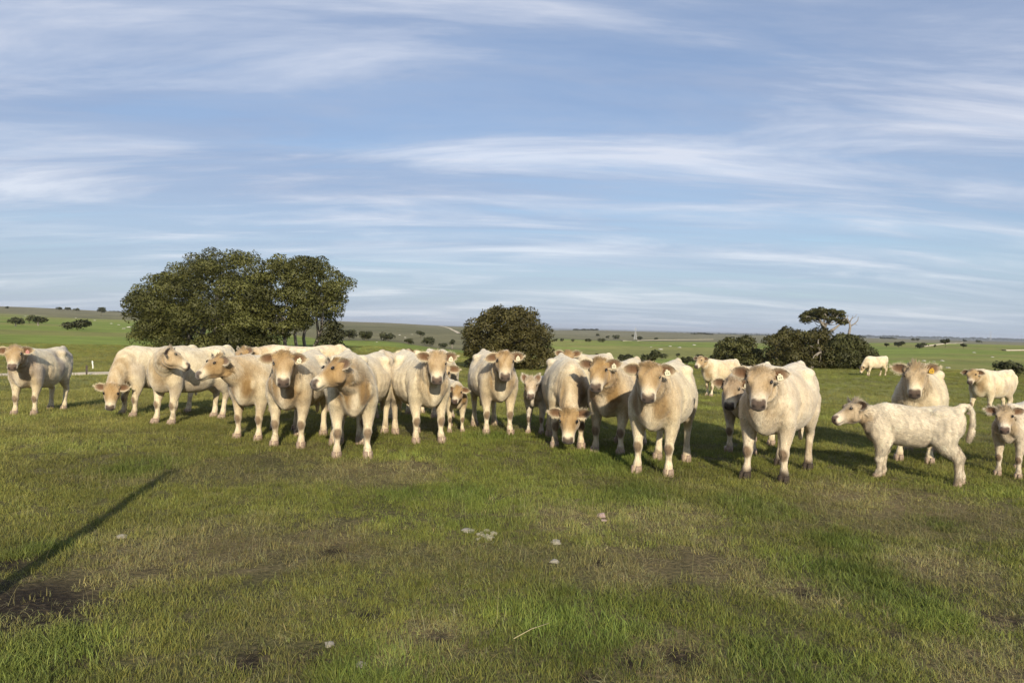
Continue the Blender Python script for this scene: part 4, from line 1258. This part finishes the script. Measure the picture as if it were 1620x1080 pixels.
def pylon(label, base, h, w):
    root = empty('pylon', base); tag(root, label, 'pylon')
    g = Geo(); t_ = w * .035
    for sx, sy in ((1, 1), (1, -1), (-1, 1), (-1, -1)):
        g.tube([(sx * w / 2, sy * w / 2, 0), (sx * w * .12, sy * w * .12, h * .7), (0, 0, h)], [t_ * 1.6, t_, t_], 4)
    for i in range(7):
        z1, z2 = h * .1 * i, h * .1 * (i + 1)
        a = w / 2 * (1 - z1 / h * 1.08); b = w / 2 * (1 - z2 / h * 1.08)
        for s1 in (1, -1):
            g.tube([(-a, s1 * a, z1), (b, s1 * b, z2)], [t_ * .6] * 2, 4); g.tube([(s1 * a, -a, z1), (s1 * b, b, z2)], [t_ * .6] * 2, 4)
    obj('mast', g.mesh('mast', M_STEEL, False), root)
    for z in (.72, .84):
        g = Geo(); g.tube([(-w * .9, 0, h * z), (0, 0, h * (z + .02)), (w * .9, 0, h * z)], [t_ * .7, t_ * 1.2, t_ * .7], 4); obj('cross_arm', g.mesh('cross_arm', M_STEEL, False), root)
pb2 = gnd(1005, 537, 60)
pylon('pale lattice pylon standing on the far grey slope', pb2, 20.0 * pb2[1] / FPX, 4.0 * pb2[1] / FPX)
pb3 = at_depth(1567, 5200)
pylon('thin radio mast on the wooded horizon', pb3, 16.0 * 5200 / FPX, 2.2 * 5200 / FPX)

def rock_mesh(name, mat, seed, flat=.6, sub=2):
    bm = bmesh.new(); bmesh.ops.create_icosphere(bm, subdivisions=sub, radius=1)
    for v in bm.verts:
        k = 1 + .45 * noise.noise(v.co * 1.3 + Vector((seed * 3.1, 0, 0))) + .18 * noise.noise(v.co * 3.7 + Vector((0, seed, 0)))
        v.co = v.co * k; v.co.z *= flat
    me = bpy.data.meshes.new(name); bm.to_mesh(me); bm.free(); me.materials.append(mat); return me
def rock(name, label, p, size, mat, seed, flat=.6, group=None, cat='stone'):
    o = obj(name, rock_mesh(name, mat, seed, flat), None, (p[0], p[1], p[2] + size * flat * .15))
    o.scale = (size, size, size); o.rotation_euler = (0, 0, seed * 1.7)
    return tag(o, label, cat, group)
# stones and droppings in the near grass
rock('stone', 'small pale stone lying alone in the grass, above its twin', gnd(879.5, 859), .040, M_STONE, 3)
rock('stone', 'small flat white stone in the grass, below its upright twin', gnd(878, 889), .036, M_STONE, 4, .5)
rock('stone', 'flat pale stone beside the crumbled pale heap', gnd(741, 840), .055, M_STONE, 5, .35)
rock('stone', 'pinkish pale stone lump on the bare brown patch', gnd(951, 817), .040, M_PINK, 6, .7)
rock('stone', 'smaller pinkish chip touching the pink stone lump', gnd(956, 824), .025, M_PINK, 7, .6)
rock('stone', 'pale pebble at the foreground between two dark mud patches', gnd(571, 1053), .030, M_STONE, 8, .5)
rock('stone', 'pale upright chip at the edge of dark trampled earth', gnd(521, 1021), .024, M_STONE, 9, .8)
rock('stone', 'grey stone above the dry brown grass patch', gnd(193, 850), .036, M_STONE, 10, .6)
hp0 = gnd(770, 849)
heap = empty('dung_heap', hp0); tag(heap, 'crumbled pale dried dung heap in the grass', 'dung')
rr_ = np.random.default_rng(9)
for i in range(14):
    o = obj('lump', rock_mesh('lump', M_DUNG, 20 + i, .55, 1), heap, (rr_.normal(0, .075), rr_.normal(0, .05), .012)); q = rr_.uniform(.014, .034); o.scale = (q, q, q)
st = Geo(); a_, b_ = gnd(812, 1016), gnd(868, 1000)
st.tube([(0, 0, .02), tuple((b_ - a_) * .5 + np.array([.0, .0, .045])), tuple(b_ - a_ + np.array([0, 0, .05]))], [.0026, .0022, .0014], 6, (0, 0, 1))
tag(obj('dry_stalk', st.mesh('dry_stalk', M_STRAW), None, tuple(a_)), 'long pale dry stalk lying across the grass', 'stalk')
# limestone showing on the far slopes
spots = [(1570, 565, 5), (1462, 571, 6), (1478, 572, 4), (1491, 571, 6), (1482, 583, 5), (1500, 582, 7), (1440, 573, 3), (1541, 558, 6), (1060, 548, 5), (1075, 550, 6), (1045, 553, 8), (1098, 546, 6), (1030, 549, 4),
         (205, 518, 8), (196, 520, 5), (188, 514, 4), (150, 507, 4), (176, 512, 4), (120, 503, 3), (100, 512, 3), (40, 500, 3), (620, 532, 5), (632, 530, 4), (606, 536, 4), (641, 534, 4), (596, 541, 3), (652, 529, 3)]
for i, (x, y, w) in enumerate(spots):
    p = gnd(x, y, 30)
    if p is None: continue
    side_ = 'green valley field past the thicket' if x > 1400 else ('green hill behind the valley trees' if x > 900 else ('green slope beyond the farm track' if x < 300 else 'stony slope behind the green rise'))
    rock('rock', 'pale limestone rock showing on the ' + side_, p, .5 * w * p[1] / FPX, M_ROCK, 40 + i, .4, 'limestone rocks on the ' + side_, 'rock')

# ------------------------------------------------------------------ grass
def tuft(name, nb, hmin, hmax, wid, spread, lean, seed, seg=3):
    r = np.random.default_rng(seed)
    V, F, C = [], [], []
    for _ in range(nb):
        a = r.uniform(0, 2 * math.pi); q = math.sqrt(r.random()) * spread
        b = np.array([math.cos(a) * q, math.sin(a) * q, -.008])
        h = r.uniform(hmin, hmax); l = r.uniform(.3, 1.0) * lean; da = r.uniform(0, 2 * math.pi)
        d = np.array([math.cos(da), math.sin(da), 0]); fa = da + math.pi / 2 + r.normal(0, .5)
        s = np.array([math.cos(fa), math.sin(fa), 0]); w = wid * r.uniform(.7, 1.3)
        tw = r.uniform(.75, 1.25); hue = r.uniform(-.12, .12)
        base = len(V)
        for k in range(seg + 1):
            t = k / seg
            c = b + np.array([0, 0, h * t * (1 - .35 * l * t)]) + d * (h * l * t * t)
            if k < seg:
                V += [c - s * w * (1 - .55 * t), c + s * w * (1 - .55 * t)]; C += [(tw * (1 + hue), tw, tw * (1 - hue))] * 2
            else: V.append(c); C.append((tw * (1 + hue) * 1.1, tw * 1.1, tw))
        for k in range(seg - 1):
            F.append((base + 2 * k, base + 2 * k + 1, base + 2 * k + 3, base + 2 * k + 2))
        F.append((base + 2 * seg - 2, base + 2 * seg - 1, base + 2 * seg))
    return bpy.data.objects.new(name, np_mesh(name, V, F, M_GRASS, np.array(C)))
tcol = bpy.data.collections.new('grass_tuft_kinds')      # not linked to the scene: only a source for the grass
KINDS = [tuft('tuft_a', 40, .020, .055, .0015, .075, .9, 1), tuft('tuft_b', 38, .025, .062, .0015, .08, .8, 2), tuft('tuft_c', 42, .015, .045, .0016, .07, 1.1, 3),
         tuft('tuft_d', 26, .035, .075, .0016, .05, .7, 4), tuft('tuft_e', 32, .02, .05, .0013, .085, 2.4, 5), tuft('tuft_f', 30, .02, .06, .0012, .09, 2.9, 6),
         tuft('tuft_g', 40, .04, .085, .0019, .075, 1.1, 7), tuft('tuft_h', 3, .10, .24, .0012, .03, .8, 8)]
for k in KINDS: tcol.objects.link(k)
def make_grass():
    r = np.random.default_rng(11)
    zones = [(2.0, 5.0, 520, .92), (5.0, 8.0, 400, 1.0), (8.0, 13.5, 250, 1.15), (13.5, 24, 95, 1.5), (24, 75, 13, 2.3)]
    X, Yv, S = [], [], []
    for d1, d2, den, sc in zones:
        n = int(den * .5 * (d2**2 - d1**2) * math.radians(88))
        d = np.sqrt(r.uniform(d1**2, d2**2, n)); a = np.radians(r.uniform(-44, 44, n))
        X.append(d * np.sin(a)); Yv.append(d * np.cos(a)); S.append(np.full(n, sc))
    x = np.concatenate(X); y = np.concatenate(Yv); sc = np.concatenate(S)
    d = np.hypot(x, y)
    nearm = d < 14
    lush = np.zeros(len(x)); dry = np.zeros(len(x)); soil = np.zeros(len(x))
    lush[nearm] = spotw(x[nearm], y[nearm], LUSH); dry[nearm] = spotw(x[nearm], y[nearm], DRY); soil[nearm] = spotw(x[nearm], y[nearm], SOIL)
    n1 = fbm(x / 1.3, y / 1.3, 4, 51); n2 = fbm(x / .38, y / .38, 3, 52); n3 = fbm(x / 5.0, y / 5.0, 3, 53)
    lush = np.clip(lush + sstep(.62, .76, n1) * .4, 0, 1)
    dry = np.clip(dry * .9 + sstep(.55, .70, 1 - n1 * .6 - n3 * .4) * .65 + sstep(.60, .74, n2) * .35, 0, 1) * (1 - .6 * lush)
    soil = np.clip(soil + sstep(.66, .76, 1 - n2) * .8 * sstep(.42, .55, 1 - n3), 0, 1) * (1 - lush)
    keep = r.random(len(x)) > np.clip(soil * .97 + dry * .15, 0, .97)
    # bare wheel track of the farm road stays open
    for a_, b_ in zip(ra_[:-1], ra_[1:]):
        ab = b_[:2] - a_[:2]; t = np.clip(((x - a_[0]) * ab[0] + (y - a_[1]) * ab[1]) / (ab @ ab), 0, 1)
        keep &= np.hypot(x - a_[0] - t * ab[0], y - a_[1] - t * ab[1]) > 1.5
    x, y, sc, lush, dry, d = [q[keep] for q in (x, y, sc, lush, dry, d)]; n1 = n1[keep]; n3 = n3[keep]
    n = len(x); z = height(x, y)
    u = r.random(n)
    idx = r.integers(0, 3, n)
    idx = np.where(u < .14 + .2 * lush, 3, idx)
    idx = np.where(r.random(n) < dry * .6 + .06, r.integers(4, 6, n), idx)
    idx = np.where((lush > .45) & (r.random(n) < .28) & (d < 14), 6, idx)
    idx = np.where(r.random(n) <   .022 + .05 * dry, 7, idx)
    s = sc * r.uniform(.7, 1.3, n) * (1 + .10 * lush)
    green = np.array([.172, .190, .040]); lushc = np.array([.120, .168, .034]); straw = np.array([.36, .30, .150]); olive = np.array([.262, .245, .072])
    c = np.tile(green, (n, 1))
    def mx(c, k, w): return c * (1 - w[:, None]) + np.array(k)[None] * w[:, None]
    # the left of the pasture is drier and yellower than the right
    c = mx(c, olive, np.clip(.55 - .05 * np.clip(x, -6, 5) + (n3 - .5) * 2.2, 0, 1) * .75)
    c = mx(c, lushc, lush * .7)
    c = mx(c, straw, np.clip(dry * .7 + r.uniform(-.3, .1, n), 0, 1) * .75)
    isd = (idx == 4) | (idx == 5) | (idx == 7)
    c = mx(c, straw * .9, isd * r.uniform(.1, .9, n))
    c = c * (r.uniform(.72, 1.3, n) * (1 + .9 * (n1 - .5)) * (1 + .7 * (fbm(x / .6 + 40, y / .6, 3, 91) - .5)))[:, None]
    me = bpy.data.meshes.new('grass'); me.vertices.add(n)
    me.vertices.foreach_set('co', np.stack([x, y, z - .004], 1).astype(np.float32).ravel())
    a = me.attributes.new('idx', 'INT', 'POINT'); a.data.foreach_set('value', idx.astype(np.int32))
    rot = np.stack([r.normal(0, .14, n), r.normal(0, .14, n), r.uniform(0, 6.283, n)], 1)
    a = me.attributes.new('rot', 'FLOAT_VECTOR', 'POINT'); a.data.foreach_set('vector', rot.astype(np.float32).ravel())
    a = me.attributes.new('scl', 'FLOAT', 'POINT'); a.data.foreach_set('value', s.astype(np.float32))
    a = me.attributes.new('tint', 'FLOAT_COLOR', 'POINT'); c4 = np.ones((n, 4), np.float32); c4[:, :3] = c; a.data.foreach_set('color', c4.ravel())
    o = obj('grass', me); tag(o, 'short grazed pasture grass with dry stalks and green tussocks', 'grass', None, 'stuff')
    ng = bpy.data.node_groups.new('grass_scatter', 'GeometryNodeTree')
    ng.interface.new_socket('Geometry', in_out='INPUT', socket_type='NodeSocketGeometry'); ng.interface.new_socket('Geometry', in_out='OUTPUT', socket_type='NodeSocketGeometry')
    N = ng.nodes; gi = N.new('NodeGroupInput'); go = N.new('NodeGroupOutput')
    mp = N.new('GeometryNodeMeshToPoints'); ip = N.new('GeometryNodeInstanceOnPoints'); ci = N.new('GeometryNodeCollectionInfo')
    ci.inputs[0].default_value = tcol; ci.inputs['Separate Children'].default_value = True; ci.inputs['Reset Children'].default_value = True
    def na(nm, ty):
        q = N.new('GeometryNodeInputNamedAttribute'); q.data_type = ty; q.inputs[0].default_value = nm; return q.outputs[0]
    lk = ng.links.new
    lk(gi.outputs[0], mp.inputs[0]); lk(mp.outputs[0], ip.inputs['Points']); lk(ci.outputs[0], ip.inputs['Instance'])
    ip.inputs['Pick Instance'].default_value = True
    lk(na('idx', 'INT'), ip.inputs['Instance Index']); lk(na('rot', 'FLOAT_VECTOR'), ip.inputs['Rotation']); lk(na('scl', 'FLOAT'), ip.inputs['Scale'])
    lk(ip.outputs[0], go.inputs[0])
    md = o.modifiers.new('scatter', 'NODES'); md.node_group = ng
    print('grass tufts', n)
make_grass()

# ------------------------------------------------------------------ the herd
STEP = [(.06, 0), (-.08, 0), (-.05, 0), (.08, 0)]
WALK = [(-.16, 0), (.20, 0), (.22, 0), (-.18, 0)]
STAND = [(.0, .01), (.05, -.01), (.04, .0), (-.06, 0)]
WIDE = [(.03, .03), (.0, -.03), (0, .02), (.05, -.02)]
GRZ = dict(npitch=-50, nlen=.60, hpitch=72)
HERD = [
    dict(label='greyish cow with a pink ear tag standing farthest from the others by the farm track', F=(39, 656), psi=2, s=.92, look=-10, tan=.5, greya=.75, npitch=24, tags=[('L', 'pink')], feet=STAND, seed=1),
    dict(label='tan cow grazing with ears spread wide beside the grey tagged cow', F=(203, 658), psi=-32, s=.95, look=-14, tan=.7, greya=.5, feet=WIDE, seed=2, **GRZ),
    dict(label='cream cow with its head turned towards the fawn-faced profile cow, tail hanging', F=(260, 670), psi=-28, s=.96, look=72, tan=.35, greya=.35, npitch=20, hpitch=36, feet=STAND, seed=3, nfrac=.5),
    dict(label='fawn cow in profile nosing towards the cow with its head turned', F=(392, 695), psi=-14, s=.93, look=-66, tan=1.0, greya=.2, npitch=22, hpitch=32, feet=WIDE, seed=4, nfrac=.6),
    dict(label='tan-faced cow with white ear tag staring ahead between two cows in profile', F=(455, 707), psi=-2, s=.97, look=1, tan=.85, greya=.1, tags=[('L', 'white')], feet=WIDE, seed=5, hpitch=54),
    dict(label='fawn-faced cow with head in profile and splayed forelegs beside the tan-faced staring cow', F=(557, 724), psi=16, s=.99, look=-58, tan=1.0, greya=.1, npitch=18, hpitch=34, feet=WIDE, seed=6, nfrac=.45),
    dict(label='cream cow mostly hidden behind the splay-legged fawn-faced cow, rump showing', F=(557, 701), psi=-8, s=.95, look=8, tan=.4, greya=.2, npitch=-16, hpitch=50, feet=STAND, seed=7),
    dict(label='brown-grey cow standing broadside behind the tan-faced staring cow', F=(432, 647), psi=-84, s=.98, look=-60, tan=.9, greya=.7, npitch=14, hpitch=40, feet=STAND, seed=8, depth=13.6),
    dict(label='big-bellied cream cow with spread ears and a calf at its shoulder', F=(678, 700), psi=26, s=.97, look=2, tan=.5, greya=.15, tags=[('L', 'white')], feet=WIDE, seed=9, hpitch=54),
    dict(label='pale cow turned away showing tail and rump behind the big-bellied cow', F=(632, 655), psi=172, s=.92, look=165, tan=.9, greya=.9, feet=STAND, seed=10, depth=13.4),
    dict(label='white-backed cow hidden behind the big-bellied cow, only its back showing', F=(700, 662), psi=18, s=.97, look=-10, tan=.2, greya=.1, npitch=-12, hpitch=60, feet=STAND, seed=11, depth=12.8),
    dict(label='small tan calf peering out between the big-bellied cow and the next cow', F=(722, 684), psi=22, s=.62, look=-16, calf=True, tan=1.0, greya=.3, npitch=12, hpitch=46, feet=WIDE, seed=12, padc=(.10, .06, .05)),
    dict(label='cream cow with cocked ears standing in front of the round dense bush', F=(788, 687), psi=14, s=.97, look=4, tan=.7, greya=.25, tags=[('L', 'white')], feet=WIDE, seed=13, eartilt=.16, hroll=4),
    dict(label='small white calf with upright ears standing beside the grazing frontal cow', F=(845, 686), psi=-26, s=.70, look=0, calf=True, tan=.12, greya=.1, cream=(.72, .66, .56), npitch=20, hpitch=50, earup=1.5, feet=STAND, seed=14, furlen=.03),
    dict(label='tan cow grazing head-on beside the white upright-eared calf', F=(898, 708), psi=2, s=.97, look=-4, tan=.85, greya=.2, feet=WIDE, seed=15, **GRZ),
    dict(label='tan cow with white ear tag and a chestnut chest beside the grazing frontal cow', F=(961, 718), psi=-26, s=.97, look=-12, tan=1.0, greya=.25, tags=[('L', 'white')], feet=WIDE, seed=16),
    dict(label='large cream cow with a curly poll and square white ear tag, facing squarely', F=(1032, 750), psi=-24, s=1.0, look=-2, tan=.8, greya=.1, tags=[('L', 'white')], feet=WIDE, seed=17, hpitch=56),
    dict(label='brown-faced cow half hidden behind the tan grazing cow near the valley trees', F=(908, 644), psi=-42, s=.96, look=-6, tan=1.0, greya=.6, feet=STAND, seed=18, depth=15.2),
    dict(label='cream cow standing broadside in the pasture before the thicket, head raised', F=(1121, 625), psi=-58, s=.98, look=-34, tan=.6, greya=.1, npitch=30, hpitch=44, feet=STEP, seed=19, depth=24),
    dict(label='grey-faced cow with dark muzzle lowered behind the muddy-hoofed cow', F=(1172, 716), psi=-34, s=.94, look=-12, tan=.6, greya=.9, tanc=(.30, .21, .13), npitch=4, hpitch=56, tags=[('L', 'white')], feet=STAND, seed=20, padc=(.05, .04, .04)),
    dict(label='large white cow with muddy black hooves and a numbered white ear tag', F=(1210, 760), psi=-36, s=1.02, look=-2, tan=.4, greya=.15, mud=True, tags=[('L', 'white')], npitch=20, hpitch=52, feet=[(.0, .04), (.04, -.05), (.02, .02), (-.04, -.02)], seed=21, cream=(.69, .60, .45)),
    dict(label='far pale cow grazing at the edge of the thicket', F=(1373, 590), psi=-78, s=.98, look=-52, tan=.5, greya=.3, feet=STEP, seed=22, depth=45, **GRZ),
    dict(label='shaggy white mother cow with yellow ear tag behind the woolly standing calf', F=(1446, 730), psi=-34, s=.97, look=0, tan=.4, greya=.3, tags=[('L', 'yellow')], npitch=30, hpitch=52, feet=WIDE, seed=23, furlen=.026, earup=.2),
    dict(label='woolly white calf standing broadside with its tail lifted over its rump', F=(1386, 753), psi=-118, s=.69, look=-62, calf=True, tan=.15, greya=.12, cream=(.72, .64, .50), npitch=24, hpitch=30, feet=[(.03, .02), (-.03, -.02), (-.20, 0), (-.26, -.04)], seed=24, head=1.0, nlen=.33, lw=1.2, tail='up', furlen=.036, fur=52000, knee=.2, padc=(.12, .08, .07), earup=.3),
    dict(label='dun cow walking with forelegs striding at the pasture edge', F=(1550, 648), psi=-64, s=.98, look=-16, tan=.7, greya=.5, npitch=18, hpitch=50, feet=WALK, seed=25, depth=19),
    dict(label='white calf facing forward at the end of the herd with folded-out ears', F=(1593, 754), psi=-52, s=.69, look=2, calf=True, tan=.3, greya=.2, cream=(.71, .63, .50), npitch=20, hpitch=50, feet=WIDE, seed=26, furlen=.028, earup=.15, padc=(.13, .08, .07)),
]
for c in HERD: place_cow(c)


# ------------------------------------------------------------------ the air over the far country
def make_haze():
    m, t, o = new_mat('haze_air')
    v = t.add('ShaderNodeVolumePrincipled')
    v.inputs['Color'].default_value = (.80, .88, 1.0, 1); v.inputs['Density'].default_value = 7e-5; v.inputs['Anisotropy'].default_value = .1
    t.link(v.outputs[0], o.inputs['Volume'])
    S, z0, z1 = 31000, -75, 46
    V = [(x, y, z) for z in (z0, z1) for x, y in ((-S, -S), (S, -S), (S, S), (-S, S))]
    me = np_mesh('haze', V, [(3, 2, 1, 0), (4, 5, 6, 7), (0, 1, 5, 4), (1, 2, 6, 5), (2, 3, 7, 6), (3, 0, 4, 7)], m, smooth=False)
    ob = obj('haze', me); tag(ob, 'thin pale blue air over the far plain', 'haze', None, 'stuff')
make_haze()
